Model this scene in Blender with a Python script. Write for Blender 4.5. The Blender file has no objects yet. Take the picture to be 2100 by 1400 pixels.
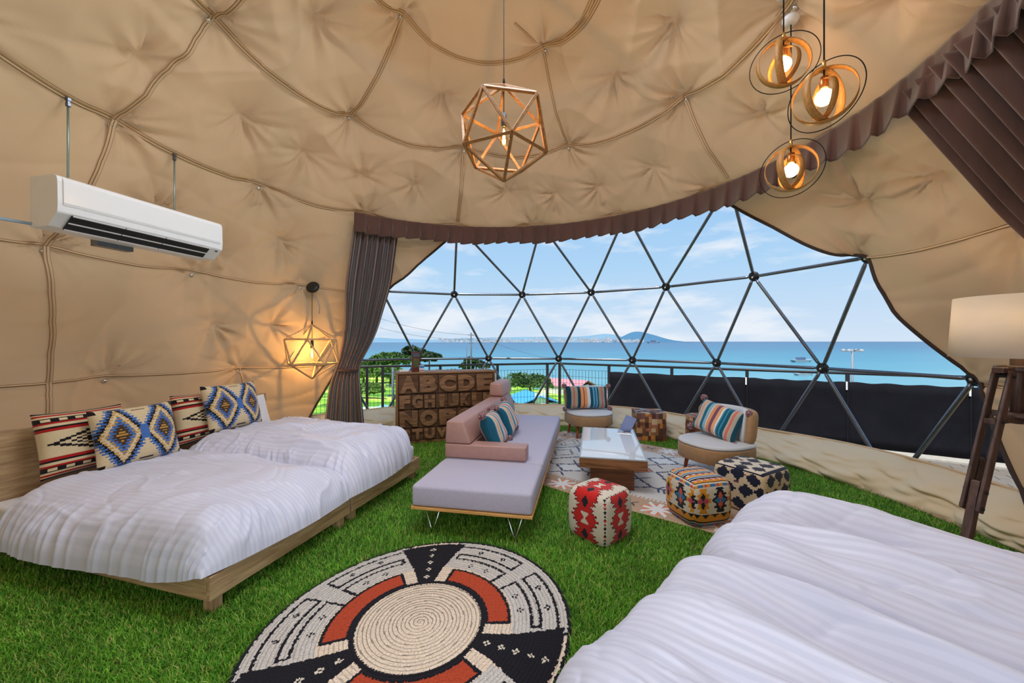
import bpy, bmesh, math, random
import numpy as np
from mathutils import Vector, Matrix
PI = math.pi
rng = np.random.default_rng(7)
random.seed(7)
SC = bpy.context.scene
COL = SC.collection
HE = 1.40                                     # eye height, metres

# ------------------------------------------------------------------ camera
cam_d = bpy.data.cameras.new('camera')
cam_d.sensor_width = 36.0
cam_d.lens = 791.0 / 2100.0 * 36.0            # 14 mm class wide angle
cam_d.clip_start = 0.02
cam_d.clip_end = 60000
cam = bpy.data.objects.new('camera', cam_d)
cam.location = (0, 0, HE)
cam.rotation_euler = (PI / 2, 0, 0)
COL.objects.link(cam)
SC.camera = cam

# ------------------------------------------------------------------ view
SC.view_settings.view_transform = 'Standard'
SC.view_settings.look = 'None'
SC.view_settings.gamma = 1.0
SC.view_settings.use_curve_mapping = False
SC.view_settings.exposure = 0.0
SC.cycles.max_bounces = 8
SC.cycles.diffuse_bounces = 4
SC.cycles.glossy_bounces = 3
SC.cycles.caustics_reflective = False
SC.cycles.caustics_refractive = False

# ------------------------------------------------------------------ sky
wd = bpy.data.worlds.new('sky')
SC.world = wd
wd.use_nodes = True
nt = wd.node_tree
nt.nodes.clear()
def N(nt, typ, **kw):
    n = nt.nodes.new(typ)
    for k, v in kw.items():
        if k == 'inp':
            for a, b in v.items():
                n.inputs[a].default_value = b
        else:
            setattr(n, k, v)
    return n
tc = N(nt, 'ShaderNodeTexCoord')
sp = N(nt, 'ShaderNodeSeparateXYZ')
nt.links.new(tc.outputs['Generated'], sp.inputs[0])
rp = N(nt, 'ShaderNodeValToRGB')
rp.color_ramp.elements[0].position = 0.0
rp.color_ramp.elements[0].color = (0.68, 0.80, 0.93, 1)
rp.color_ramp.elements[1].position = 1.0
rp.color_ramp.elements[1].color = (0.16, 0.38, 0.78, 1)
for p, c in ((0.06, (0.60, 0.76, 0.93, 1)), (0.18, (0.45, 0.69, 0.93, 1)), (0.40, (0.30, 0.56, 0.90, 1))):
    e = rp.color_ramp.elements.new(p)
    e.color = c
nt.links.new(sp.outputs['Z'], rp.inputs[0])
mp = N(nt, 'ShaderNodeMapping')
mp.inputs['Scale'].default_value = (2.2, 2.2, 9.0)
mp.inputs['Location'].default_value = (0.35, 0.1, 0.25)
nt.links.new(tc.outputs['Generated'], mp.inputs[0])
nz = N(nt, 'ShaderNodeTexNoise', inp={'Scale': 1.6, 'Detail': 8.0, 'Roughness': 0.56})
nt.links.new(mp.outputs[0], nz.inputs['Vector'])
cr = N(nt, 'ShaderNodeValToRGB')
cr.color_ramp.elements[0].position = 0.48
cr.color_ramp.elements[0].color = (0, 0, 0, 1)
cr.color_ramp.elements[1].position = 0.62
cr.color_ramp.elements[1].color = (0.8, 0.8, 0.8, 1)
nt.links.new(nz.outputs['Fac'], cr.inputs[0])
mxw = N(nt, 'ShaderNodeMixRGB')
mxw.inputs[2].default_value = (0.90, 0.93, 0.97, 1)
nt.links.new(cr.outputs[0], mxw.inputs[0])
nt.links.new(rp.outputs[0], mxw.inputs[1])
bg = N(nt, 'ShaderNodeBackground', inp={'Strength': 1.0})
nt.links.new(mxw.outputs[0], bg.inputs[0])
wo = N(nt, 'ShaderNodeOutputWorld')
nt.links.new(bg.outputs[0], wo.inputs[0])

# ------------------------------------------------------------------ sun (high, behind the photographer's left shoulder)
sun_d = bpy.data.lights.new('sun', 'SUN')
sun_d.energy = 6.0
sun_d.angle = math.radians(0.6)
sun_d.color = (1.0, 0.97, 0.92)
sun = bpy.data.objects.new('sun', sun_d)
sun.rotation_euler = Vector((0.28, 0.42, -1.0)).to_track_quat('-Z', 'Y').to_euler()
COL.objects.link(sun)

# ------------------------------------------------------------------ soft fill light added out of view under the crown of the dome
top_d = bpy.data.lights.new('crown_fill', 'AREA')
top_d.shape = 'DISK'; top_d.size = 2.6; top_d.energy = 172.0; top_d.color = (0.74, 0.86, 1.0)
top = bpy.data.objects.new('crown_fill', top_d)
top.location = (-0.2, 2.2, 4.15); top.rotation_euler = (0, 0, 0)
COL.objects.link(top)

# ------------------------------------------------------------------ second fill light, added unseen in the entrance behind the photographer
ent_d = bpy.data.lights.new('entrance_fill', 'AREA')
ent_d.shape = 'RECTANGLE'; ent_d.size = 1.9; ent_d.size_y = 1.9; ent_d.energy = 34.0; ent_d.color = (0.80, 0.90, 1.0)
ent = bpy.data.objects.new('entrance_fill', ent_d)
ent.location = (0.2, -0.92, 1.15); ent.rotation_euler = (PI / 2, 0, 0)
COL.objects.link(ent)

# ------------------------------------------------------------------ helpers
def tag(o, label=None, cat=None, group=None, kind=None):
    if label: o['label'] = label
    if cat: o['category'] = cat
    if group: o['group'] = group
    if kind: o['kind'] = kind
    return o

def thing(name, label, cat, loc=(0, 0, 0), rz=0.0, group=None, parent=None):
    o = bpy.data.objects.new(name, None)
    o.empty_display_size = 0.1
    o.location = loc
    o.rotation_euler = (0, 0, rz)
    COL.objects.link(o)
    return tag(o, label, cat, group)

def link(name, me, parent=None, loc=None, rot=None):
    o = bpy.data.objects.new(name, me)
    if parent is not None:
        o.parent = parent
    if loc is not None: o.location = loc
    if rot is not None: o.rotation_euler = rot
    COL.objects.link(o)
    return o

def mesh(name, V, F, mats, smooth=False, fcol=None, midx=None):
    me = bpy.data.meshes.new(name)
    V = np.asarray(V, dtype=np.float32)
    if isinstance(F, np.ndarray):
        n, k = F.shape
        me.vertices.add(len(V)); me.vertices.foreach_set('co', V.ravel())
        me.loops.add(n * k); me.loops.foreach_set('vertex_index', F.astype(np.int32).ravel())
        me.polygons.add(n)
        me.polygons.foreach_set('loop_start', np.arange(0, n * k, k, dtype=np.int32))
        me.update(calc_edges=True)
    else:
        me.from_pydata([tuple(v) for v in V], [], F)
    if not isinstance(mats, (list, tuple)): mats = [mats]
    for m in mats: me.materials.append(m)
    if midx is not None: me.polygons.foreach_set('material_index', np.asarray(midx, dtype=np.int32))
    if smooth: me.polygons.foreach_set('use_smooth', np.ones(len(me.polygons), dtype=bool))
    if fcol is not None:
        a = me.attributes.new('Col', 'FLOAT_COLOR', 'FACE')
        c = np.ones((len(me.polygons), 4), dtype=np.float32)
        c[:, :3] = fcol
        a.data.foreach_set('color', c.ravel())
    me.update()
    return me

class G:                                        # geometry collector -> one mesh
    def __init__(s): s.V = []; s.F = []
    def add(s, V, F, M=None):
        o = len(s.V)
        for v in V:
            v = Vector(v)
            if M is not None: v = M @ v
            s.V.append((v.x, v.y, v.z))
        for f in F: s.F.append([i + o for i in f])
        return s
    def box(s, lo, hi, bev=0.0, seg=2, M=None):
        V, F = boxg(lo, hi, bev, seg)
        return s.add(V, F, M)
    def tube(s, pts, r, n=8, closed=False, cap=True, M=None):
        V, F = tubeg(pts, r, n, closed, cap)
        return s.add(V, F, M)
    def lathe(s, prof, n=24, M=None):
        V, F = latheg(prof, n)
        return s.add(V, F, M)
    def prism(s, poly, z0, z1, M=None):
        n = len(poly)
        V = [(x, y, z0) for x, y in poly] + [(x, y, z1) for x, y in poly]
        F = [list(range(n))[::-1], list(range(n, 2 * n))] + [[i, (i + 1) % n, n + (i + 1) % n, n + i] for i in range(n)]
        return s.add(V, F, M)
    def out(s, name, mat, parent=None, smooth=False, loc=None, rot=None):
        return link(name, mesh(name, s.V, s.F, mat, smooth), parent, loc, rot)

_bc = {}
def boxg(lo, hi, bev=0.0, seg=2):
    key = tuple(round(a, 5) for a in (*lo, *hi, bev, seg))
    if key in _bc: return _bc[key]
    bm = bmesh.new()
    bmesh.ops.create_cube(bm, size=1.0)
    for v in bm.verts:
        v.co = Vector([(lo[i] + hi[i]) / 2 + v.co[i] * (hi[i] - lo[i]) for i in range(3)])
    if bev > 0:
        bmesh.ops.bevel(bm, geom=bm.edges[:] + bm.verts[:], offset=bev, segments=seg, profile=0.5, affect='EDGES', clamp_overlap=True)
    bm.verts.index_update()
    r = ([tuple(v.co) for v in bm.verts], [[v.index for v in f.verts] for f in bm.faces])
    bm.free()
    _bc[key] = r
    return r

def tubeg(pts, r, n=8, closed=False, cap=True):
    P = [Vector(p) for p in pts]
    m = len(P)
    rr = r if isinstance(r, (list, tuple, np.ndarray)) else [r] * m
    T = []
    for i in range(m):
        if closed: d = P[(i + 1) % m] - P[i - 1]
        else: d = P[min(i + 1, m - 1)] - P[max(i - 1, 0)]
        T.append(d.normalized() if d.length > 1e-9 else Vector((0, 0, 1)))
    up = Vector((0, 0, 1)) if abs(T[0].z) < 0.9 else Vector((1, 0, 0))
    a = T[0].cross(up).normalized()
    V, F = [], []
    for i in range(m):
        a = (a - T[i] * a.dot(T[i]))
        a = a.normalized() if a.length > 1e-6 else T[i].orthogonal().normalized()
        b = T[i].cross(a)
        for k in range(n):
            t = 2 * PI * k / n
            V.append(tuple(P[i] + (a * math.cos(t) + b * math.sin(t)) * rr[i]))
    for i in range(m if closed else m - 1):
        j = (i + 1) % m
        for k in range(n):
            F.append([i * n + k, i * n + (k + 1) % n, j * n + (k + 1) % n, j * n + k])
    if cap and not closed:
        F.append(list(range(n))[::-1]); F.append([(m - 1) * n + k for k in range(n)])
    return V, F

def latheg(prof, n=24):
    V, F = [], []
    m = len(prof)
    for r, z in prof:
        for k in range(n):
            t = 2 * PI * k / n
            V.append((r * math.cos(t), r * math.sin(t), z))
    for i in range(m - 1):
        for k in range(n):
            F.append([i * n + k, i * n + (k + 1) % n, (i + 1) * n + (k + 1) % n, (i + 1) * n + k])
    F.append(list(range(n))[::-1]); F.append([(m - 1) * n + k for k in range(n)])
    return V, F

def gridF(nu, nv):
    i = np.arange(nu - 1)[:, None]; j = np.arange(nv - 1)[None, :]
    a = (i * nv + j).ravel()
    return np.stack([a, a + nv, a + nv + 1, a + 1], 1)

def copy_tree(o, parent=None, name=None):
    c = o.copy()
    COL.objects.link(c)
    c.parent = parent
    for ch in list(o.children): copy_tree(ch, c)
    return c

def vnoise(P, seed=0, octaves=3, scale=1.0):   # cheap smooth value noise from random sines, any dimension
    r = np.random.default_rng(seed)
    P = np.asarray(P, float) * scale
    out = np.zeros(P.shape[0]); amp = 1.0; tot = 0
    for o in range(octaves):
        for k in range(5):
            w = r.normal(size=P.shape[1]); w *= (1.7 ** o) * (0.7 + 0.6 * r.random()) / np.linalg.norm(w) * 2 * PI
            out += amp * np.sin(P @ w + r.random() * 2 * PI) / 5 ** 0.5
        tot += amp; amp *= 0.55
    return out / tot

# ------------------------------------------------------------------ materials
MATS = {}
def mat(name, col, rough=0.6, metal=0.0, var=0.12, scale=12.0, bump=0.0, bscale=80.0, stretch=(1, 1, 1), sheen=0.0, spec=0.5, emit=None, estr=0.0, col2=None, detail=4.0):
    if name in MATS: return MATS[name]
    m = bpy.data.materials.new(name)
    m.use_nodes = True
    t = m.node_tree
    b = t.nodes['Principled BSDF']
    b.inputs['Roughness'].default_value = rough
    b.inputs['Metallic'].default_value = metal
    b.inputs['Specular IOR Level'].default_value = spec
    if sheen: 
        b.inputs['Sheen Weight'].default_value = sheen
        b.inputs['Sheen Roughness'].default_value = 0.5
    if emit:
        b.inputs['Emission Color'].default_value = (*emit, 1); b.inputs['Emission Strength'].default_value = estr
    tc = N(t, 'ShaderNodeTexCoord'); mp = N(t, 'ShaderNodeMapping')
    mp.inputs['Scale'].default_value = stretch
    t.links.new(tc.outputs['Object'], mp.inputs[0])
    nz = N(t, 'ShaderNodeTexNoise', inp={'Scale': scale, 'Detail': detail, 'Roughness': 0.6})
    t.links.new(mp.outputs[0], nz.inputs['Vector'])
    r = N(t, 'ShaderNodeValToRGB')
    c1 = np.array(col) * (1 - var); c2 = np.minimum(np.array(col2 if col2 else col) * (1 + var), 1)
    r.color_ramp.elements[0].position = 0.3; r.color_ramp.elements[0].color = (*c1, 1)
    r.color_ramp.elements[1].position = 0.7; r.color_ramp.elements[1].color = (*c2, 1)
    t.links.new(nz.outputs['Fac'], r.inputs[0])
    t.links.new(r.outputs[0], b.inputs['Base Color'])
    if bump:
        n2 = N(t, 'ShaderNodeTexNoise', inp={'Scale': bscale, 'Detail': 3.0})
        t.links.new(mp.outputs[0], n2.inputs['Vector'])
        bp = N(t, 'ShaderNodeBump', inp={'Strength': bump, 'Distance': 0.01})
        t.links.new(n2.outputs['Fac'], bp.inputs['Height'])
        t.links.new(bp.outputs[0], b.inputs['Normal'])
    MATS[name] = m
    return m

def wood(name, c1, c2, axis=0, rough=0.5, scale=3.0, spec=0.4):
    if name in MATS: return MATS[name]
    st = [14.0, 14.0, 14.0]; st[axis] = 1.2
    m = bpy.data.materials.new(name); m.use_nodes = True
    t = m.node_tree; b = t.nodes['Principled BSDF']
    b.inputs['Roughness'].default_value = rough
    b.inputs['Specular IOR Level'].default_value = spec
    tc = N(t, 'ShaderNodeTexCoord'); mp = N(t, 'ShaderNodeMapping'); mp.inputs['Scale'].default_value = st
    oi = N(t, 'ShaderNodeObjectInfo')
    ad = N(t, 'ShaderNodeVectorMath', operation='ADD')
    sc = N(t, 'ShaderNodeVectorMath', operation='SCALE'); sc.inputs['Scale'].default_value = 9.0
    cm = N(t, 'ShaderNodeCombineXYZ')
    for i in range(3): t.links.new(oi.outputs['Random'], cm.inputs[i])
    t.links.new(cm.outputs[0], sc.inputs[0])
    t.links.new(tc.outputs['Object'], mp.inputs[0])
    t.links.new(mp.outputs[0], ad.inputs[0]); t.links.new(sc.outputs[0], ad.inputs[1])
    nz = N(t, 'ShaderNodeTexNoise', inp={'Scale': scale, 'Detail': 7.0, 'Roughness': 0.62, 'Distortion': 0.6})
    t.links.new(ad.outputs[0], nz.inputs['Vector'])
    r = N(t, 'ShaderNodeValToRGB')
    r.color_ramp.elements[0].position = 0.32; r.color_ramp.elements[0].color = (*c1, 1)
    r.color_ramp.elements[1].position = 0.62; r.color_ramp.elements[1].color = (*c2, 1)
    t.links.new(nz.outputs['Fac'], r.inputs[0]); t.links.new(r.outputs[0], b.inputs['Base Color'])
    bp = N(t, 'ShaderNodeBump', inp={'Strength': 0.15, 'Distance': 0.004})
    t.links.new(nz.outputs['Fac'], bp.inputs['Height']); t.links.new(bp.outputs[0], b.inputs['Normal'])
    MATS[name] = m
    return m

def woven(name, rough=0.9, bump=0.5, bscale=220.0, stretch=(1, 1, 1), var=0.25, sheen=0.2):
    if name in MATS: return MATS[name]
    m = bpy.data.materials.new(name); m.use_nodes = True
    t = m.node_tree; b = t.nodes['Principled BSDF']
    b.inputs['Roughness'].default_value = rough; b.inputs['Specular IOR Level'].default_value = 0.15
    b.inputs['Sheen Weight'].default_value = sheen
    at = N(t, 'ShaderNodeAttribute', attribute_name='Col')
    tc = N(t, 'ShaderNodeTexCoord'); mp = N(t, 'ShaderNodeMapping'); mp.inputs['Scale'].default_value = stretch
    t.links.new(tc.outputs['Object'], mp.inputs[0])
    nz = N(t, 'ShaderNodeTexNoise', inp={'Scale': bscale, 'Detail': 2.0})
    t.links.new(mp.outputs[0], nz.inputs['Vector'])
    r = N(t, 'ShaderNodeMapRange', inp={'From Min': 0.3, 'From Max': 0.7, 'To Min': 1 - var, 'To Max': 1 + var * 0.5})
    t.links.new(nz.outputs['Fac'], r.inputs[0])
    mu = N(t, 'ShaderNodeVectorMath', operation='SCALE')
    t.links.new(at.outputs['Color'], mu.inputs[0]); t.links.new(r.outputs[0], mu.inputs['Scale'])
    t.links.new(mu.outputs[0], b.inputs['Base Color'])
    bp = N(t, 'ShaderNodeBump', inp={'Strength': bump, 'Distance': 0.003})
    t.links.new(nz.outputs['Fac'], bp.inputs['Height']); t.links.new(bp.outputs[0], b.inputs['Normal'])
    MATS[name] = m
    return m

def s2l(*c):                                     # sRGB 0-255 -> linear
    return tuple(((x / 255) / 12.92 if x / 255 <= 0.04045 else ((x / 255 + 0.055) / 1.055) ** 2.4) for x in c)

M_steel = mat('galvanised_steel', (0.17, 0.19, 0.23), 0.32, 0.9, 0.1, 30)
M_black = mat('black_plastic', (0.012, 0.012, 0.014), 0.45, 0, 0.1)
M_white = mat('white_plastic', (0.83, 0.84, 0.86), 0.35, 0, 0.02)
M_chrome = mat('chrome', (0.75, 0.76, 0.8), 0.15, 1.0, 0.03)
M_darkmetal = mat('dark_metal', (0.02, 0.022, 0.026), 0.5, 0.3, 0.2)
M_oak = wood('oak_rail', s2l(150, 118, 84), s2l(196, 164, 124), 0)
M_oakz = wood('oak_post', s2l(150, 118, 84), s2l(196, 164, 124), 2)
# ================================================================== the dome: liner, frame, window
C = np.array([-0.234, 2.916, 0.5]); RL = 3.95; RF = 4.03
def dirv(az, lat):
    a = np.radians(az); l = np.radians(lat)
    return np.stack([np.cos(l) * np.cos(a), np.cos(l) * np.sin(a), np.sin(l) + 0 * a], -1)
STUDS = [(178.9, 58.8), (143.3, 76.5), (139.2, 59.1), (59.2, 74.6), (25.3, 57.3), (64.0, 57.8), (100.6, 58.7), (177.1, 42.3), (151.7, 42.2),
         (176.2, 25.2), (157.5, 25.2), (138.2, 25.1), (166.4, 8.1), (147.6, 8.1), (-4.7, 56.2)]
MID = [(166.3, 68.0), (161.8, 51.1), (146.3, 50.3), (112.0, 68.2), (130.9, 50.1), (115.4, 50.4), (37.8, 66.0), (11.3, 65.5), (13.3, 49.0), (86.3, 50.0),
       (71.0, 48.9), (57.5, 48.9), (41.5, 49.4), (166.0, 33.6), (155.3, 29.4), (144.2, 33.5), (142.9, 16.7), (152.8, 16.3), (7.3, 32.5), (-2.6, 32.5), (-14, 49), (181, 50)]
RINGS = {'E': (75.5, 5, 65.0), 'D': (58.5, 10, 28.0), 'C': (42.2, 15, 7.0), 'B': (25.1, 20, 11.7), 'A': (8.1, 20, 2.66)}
HUB = {}
for k, (lat, n, off) in RINGS.items():
    for i in range(n):
        HUB[(k, i)] = [off + 360.0 / n * i, lat]
for s in STUDS:                                  # the measured studs replace the regular ones
    v = dirv(*map(np.float64, s))
    best = max(HUB, key=lambda h: float(dirv(np.float64(HUB[h][0]), np.float64(HUB[h][1])) @ v))
    HUB[best] = [s[0], s[1]]
# window opening on the liner, (azimuth, latitude)
EDGE_R = [(27.5, 38.8), (20.9, 33.5), (17.3, 29.8), (13.9, 26.7), (10.4, 24.9), (8.0, 18.3), (4.6, 12.8), (2.4, 9.4), (0.2, 5.0), (-1.7, 0.9), (-6.3, -8.5)]
EDGE_L = [(103.2, 40.0), (107.7, 36.3), (112.0, 32.8), (114.3, 30.2), (117.7, 27.2), (120.5, 23.5), (124.5, 15.0), (129.0, 7.5), (134.0, -0.5), (138.5, -8.5)]
HOLE = [(27.5, 38.8), (31, 41.6), (55, 41.4), (79, 41.6), (100, 41.6), *EDGE_L, *EDGE_R[::-1]]
DOOR = [(-100, -9), (-100, 18), (-92, 24), (-78, 24), (-70, 18), (-70, -9)]       # entrance behind the photographer
def inpoly(x, y, poly):
    c = np.zeros(x.shape, bool); j = len(poly) - 1
    for i in range(len(poly)):
        xi, yi = poly[i]; xj, yj = poly[j]
        cr_ = ((yi > y) != (yj > y)) & (x < (xj - xi) * (y - yi) / (yj - yi + 1e-12) + xi)
        c ^= cr_; j = i
    return c
TU = [(dirv(np.float64(a), np.float64(l)), 1.0) for a, l in HUB.values()] + [(dirv(np.float64(a), np.float64(l)), 0.8) for a, l in MID]
_tr = np.random.default_rng(3)
TP = [(_tr.integers(5, 9), _tr.random() * 6.28, _tr.integers(9, 15), _tr.random() * 6.28) for _ in TU]
def liner_r(U):
    pull = np.zeros(len(U)); wr = np.zeros(len(U))
    for (t, s), (n1, p1, n2, p2) in zip(TU, TP):
        ca = U @ t
        k = np.where(ca > math.cos(1.1 / RL))[0]
        if len(k) == 0: continue
        u = U[k]; d = RL * np.arccos(np.clip(ca[k], -1, 1))
        e1 = np.cross(t, [0, 0, 1.0]); e1 /= np.linalg.norm(e1); e2 = np.cross(t, e1)
        th = np.arctan2(u @ e2, u @ e1)
        p = s * (0.11 * np.exp(-d / 0.09) + 0.13 * np.exp(-(d / 0.40) ** 1.4))
        pull[k] = np.maximum(pull[k], p)
        f = np.clip(d / 0.10, 0, 1) * np.exp(-d / 0.22)
        fd = 0.55 + 0.45 * np.cos(th - p2)
        wr[k] += 1.45 * s * f * (0.055 * (1 - 2 * np.abs(np.sin(0.5 * (n1 * th + p1 + 1.5 * np.sin(3 * d)))) ** 0.7) + 0.024 * np.cos(n2 * th + p2 - 3 * d)) * fd
    lat = np.degrees(np.arcsin(np.clip(U[:, 2], -1, 1)))
    seam = np.zeros(len(U))
    for k, (l, n, off) in RINGS.items():
        dd = np.abs(lat - l) * PI / 180 * RL
        seam = np.maximum(seam, 0.022 * np.exp(-dd / 0.05))
    lown = vnoise(U, 5, 3, 1.1) * 0.022
    fold = vnoise(U * np.array([1, 1, 0.35]), 9, 3, 3.0) * 0.009
    cz = np.abs(vnoise(U * np.array([1, 1, 0.5]), 23, 3, 1.9)); crease = -0.022 * np.exp(-cz / 0.10)
    cz2 = np.abs(vnoise(U * np.array([0.6, 0.6, 1.4]), 29, 3, 2.3)); crease += 0.015 * np.exp(-cz2 / 0.10)
    fine = vnoise(U, 17, 2, 5.0) * 0.003 + crease
    return np.minimum(RL - 0.15 + pull + wr + seam + lown + fold + fine, RL + 0.03)
def on_liner(az, lat, inset=0.0):
    U = dirv(np.asarray(az, float), np.asarray(lat, float))
    return C + U * (liner_r(U) - inset)[:, None]

# liner cloth: warm on both faces, lets a little daylight through
def cloth_mat(name, col, tcol, tw, rough=0.85, bscale=450.0):
    m = bpy.data.materials.new(name); m.use_nodes = True
    t = m.node_tree; t.nodes.clear()
    o = N(t, 'ShaderNodeOutputMaterial'); b = N(t, 'ShaderNodeBsdfPrincipled'); b.inputs['Roughness'].default_value = rough
    b.inputs['Specular IOR Level'].default_value = 0.25
    tr = N(t, 'ShaderNodeBsdfTranslucent'); tr.inputs[0].default_value = (*tcol, 1)
    mx = N(t, 'ShaderNodeMixShader'); mx.inputs[0].default_value = tw
    tc = N(t, 'ShaderNodeTexCoord')
    nz = N(t, 'ShaderNodeTexNoise', inp={'Scale': 1.1, 'Detail': 6.0}); t.links.new(tc.outputs['Object'], nz.inputs['Vector'])
    r = N(t, 'ShaderNodeValToRGB')
    r.color_ramp.elements[0].position = 0.3; r.color_ramp.elements[0].color = (*[c * 0.94 for c in col], 1)
    r.color_ramp.elements[1].position = 0.7; r.color_ramp.elements[1].color = (*[c * 1.05 for c in col], 1)
    t.links.new(nz.outputs['Fac'], r.inputs[0]); t.links.new(r.outputs[0], b.inputs['Base Color'])
    n2 = N(t, 'ShaderNodeTexNoise', inp={'Scale': bscale, 'Detail': 1.0}); t.links.new(tc.outputs['Object'], n2.inputs['Vector'])
    bp = N(t, 'ShaderNodeBump', inp={'Strength': 0.12, 'Distance': 0.002}); t.links.new(n2.outputs['Fac'], bp.inputs['Height'])
    t.links.new(bp.outputs[0], b.inputs['Normal'])
    t.links.new(b.outputs[0], mx.inputs[1]); t.links.new(tr.outputs[0], mx.inputs[2]); t.links.new(mx.outputs[0], o.inputs[0])
    MATS[name] = m
    return m
LIN_COL = s2l(213, 181, 146)
M_liner = cloth_mat('liner_canvas', LIN_COL, (0.50, 0.36, 0.22), 0.13)
M_seam = cloth_mat('seam_canvas', s2l(222, 190, 152), (0.5, 0.37, 0.24), 0.0)
M_seam_shade = mat('seam_shade', s2l(128, 94, 64), 0.9)  # brown for the painted shadow lines of the seams
M_piping = mat('dark_piping', s2l(62, 48, 42), 0.8)
M_stud = mat('stud_metal', (0.8, 0.8, 0.82), 0.25, 0.9, 0.05)

NA, NL = 1080, 290
az = np.linspace(-180, 180, NA, endpoint=False) + 0.11
lat = np.concatenate([np.linspace(-8.0, 84, NL - 12), 84 + 6 * (1 - np.linspace(1, 0, 13)[1:] ** 1.0)])
AZ, LA = np.meshgrid(az, lat, indexing='ij')
U = dirv(AZ.ravel(), LA.ravel())
P = C + U * liner_r(U)[:, None]
i = np.arange(NA)[:, None]; j = np.arange(NL - 1)[None, :]
a = (i * NL + j).ravel(); b_ = (((i + 1) % NA) * NL + j).ravel()
F = np.stack([a, a + 1, b_ + 1, b_], 1)
fa = (AZ + 180.0 / NA)[:, :-1].ravel(); fl = ((LA[:, :-1] + LA[:, 1:]) / 2).ravel()
keep = ~inpoly(fa, fl, HOLE) & ~inpoly(fa, fl, DOOR)
F = F[keep]
used = np.unique(F); remap = -np.ones(len(P), int); remap[used] = np.arange(len(used))
ceiling = link('ceiling', mesh('ceiling', P[used], remap[F], M_liner, True))
tag(ceiling, 'tan quilted canvas liner of the dome, tufted at metal studs', kind='structure')

# studs and seams
def frame_at(p):
    n = (C - p) / np.linalg.norm(C - p)
    return Vector(n).to_track_quat('Z', 'Y').to_matrix().to_4x4()
stud_me = None
def in_hole(a_, l_):
    a1 = np.array([((a_ + 180) % 360) - 180.0]); l1 = np.array([float(l_)])
    return bool(inpoly(a1, l1, HOLE)[0] or inpoly(a1, l1, DOOR)[0])
g = G(); g.lathe([(0.016, 0), (0.021, 0.004), (0.019, 0.014), (0.010, 0.020), (0.002, 0.021)], 12)
stud_me = mesh('stud', g.V, g.F, M_stud, True)
for k, (a0, l0) in HUB.items():
    if in_hole(a0, l0): continue
    aa = ((a0 + 180) % 360) - 180
    if not (-40 < aa or aa > 170): continue
    p = on_liner([a0], [l0 - 0.75], 0.012)[0]
    o = link('stud', stud_me, ceiling)
    o.matrix_local = Matrix.Translation(Vector(p)) @ frame_at(p)
def seam(p0, p1, kind=1, n=22):
    (a0, l0), (a1, l1) = p0, p1
    da = ((a1 - a0 + 180) % 360) - 180
    v0, v1 = dirv(np.float64(a0), np.float64(l0)), dirv(np.float64(a1), np.float64(l1))
    w = math.acos(np.clip(v0 @ v1, -1, 1)); t = np.linspace(0, 1, n)
    if abs(l0 - l1) < 3:                          # ring seam: stays on its parallel
        UA = a0 + da * t; UL = l0 + (l1 - l0) * t
        U = dirv(UA, UL)
    else:
        U = (np.sin((1 - t) * w)[:, None] * v0 + np.sin(t * w)[:, None] * v1) / math.sin(w)
    keep_ = [q for q in range(n) if not in_hole(math.degrees(math.atan2(U[q, 1], U[q, 0])), math.degrees(math.asin(np.clip(U[q, 2], -1, 1))))]
    if len(keep_) < 3: return
    U = U[keep_]
    n = len(U)
    r = liner_r(U); rs_ = np.convolve(np.pad(r, 3, 'edge'), np.ones(7) / 7, 'valid'); r = np.minimum(r, rs_ + 0.004)
    Pn = C + U * (r - 0.004)[:, None]
    T = np.gradient(Pn, axis=0); T /= np.linalg.norm(T, axis=1)[:, None]
    W = np.cross(T, U); W /= np.linalg.norm(W, axis=1)[:, None]
    h = 0.017
    g = G()
    V = []; Fq = []
    prof = [(-h - 0.004, 0.004), (-h, -0.012), (-h + 0.008, -0.006), (0, -0.004), (h - 0.008, -0.006), (h, -0.012), (h + 0.004, 0.004)]
    if kind == 0: prof = [(-0.010, 0.004), (-0.006, -0.010), (0.0, -0.013), (0.006, -0.010), (0.010, 0.004)]
    for q in range(n):
        for (x, y) in prof: V.append(tuple(Pn[q] + W[q] * x + U[q] * y))
    m = len(prof)
    for q in range(n - 1):
        for x in range(m - 1): Fq.append([q * m + x, q * m + x + 1, (q + 1) * m + x + 1, (q + 1) * m + x])
    g.add(V, Fq)
    o = g.out('seam', M_seam, ceiling, True)
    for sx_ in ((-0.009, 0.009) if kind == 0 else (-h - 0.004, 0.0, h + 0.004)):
        G().tube([tuple(Pn[q] + W[q] * sx_ - U[q] * (0.006 if sx_ else 0.007)) for q in range(n)], 0.0019, 4, cap=False).out('seam_shade_line', M_seam_shade, o)  # thin dark tubes draw the shadow lines along the seam
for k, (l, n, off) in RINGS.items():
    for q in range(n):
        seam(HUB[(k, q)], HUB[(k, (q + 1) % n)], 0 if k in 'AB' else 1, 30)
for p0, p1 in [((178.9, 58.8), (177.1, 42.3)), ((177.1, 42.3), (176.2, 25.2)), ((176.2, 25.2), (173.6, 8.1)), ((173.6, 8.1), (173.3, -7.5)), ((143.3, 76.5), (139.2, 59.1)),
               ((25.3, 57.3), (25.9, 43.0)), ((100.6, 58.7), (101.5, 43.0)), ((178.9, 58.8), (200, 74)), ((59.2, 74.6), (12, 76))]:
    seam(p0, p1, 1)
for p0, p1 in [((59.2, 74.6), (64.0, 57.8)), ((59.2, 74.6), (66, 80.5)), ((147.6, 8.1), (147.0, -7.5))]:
    seam(p0, p1, 0)
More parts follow.
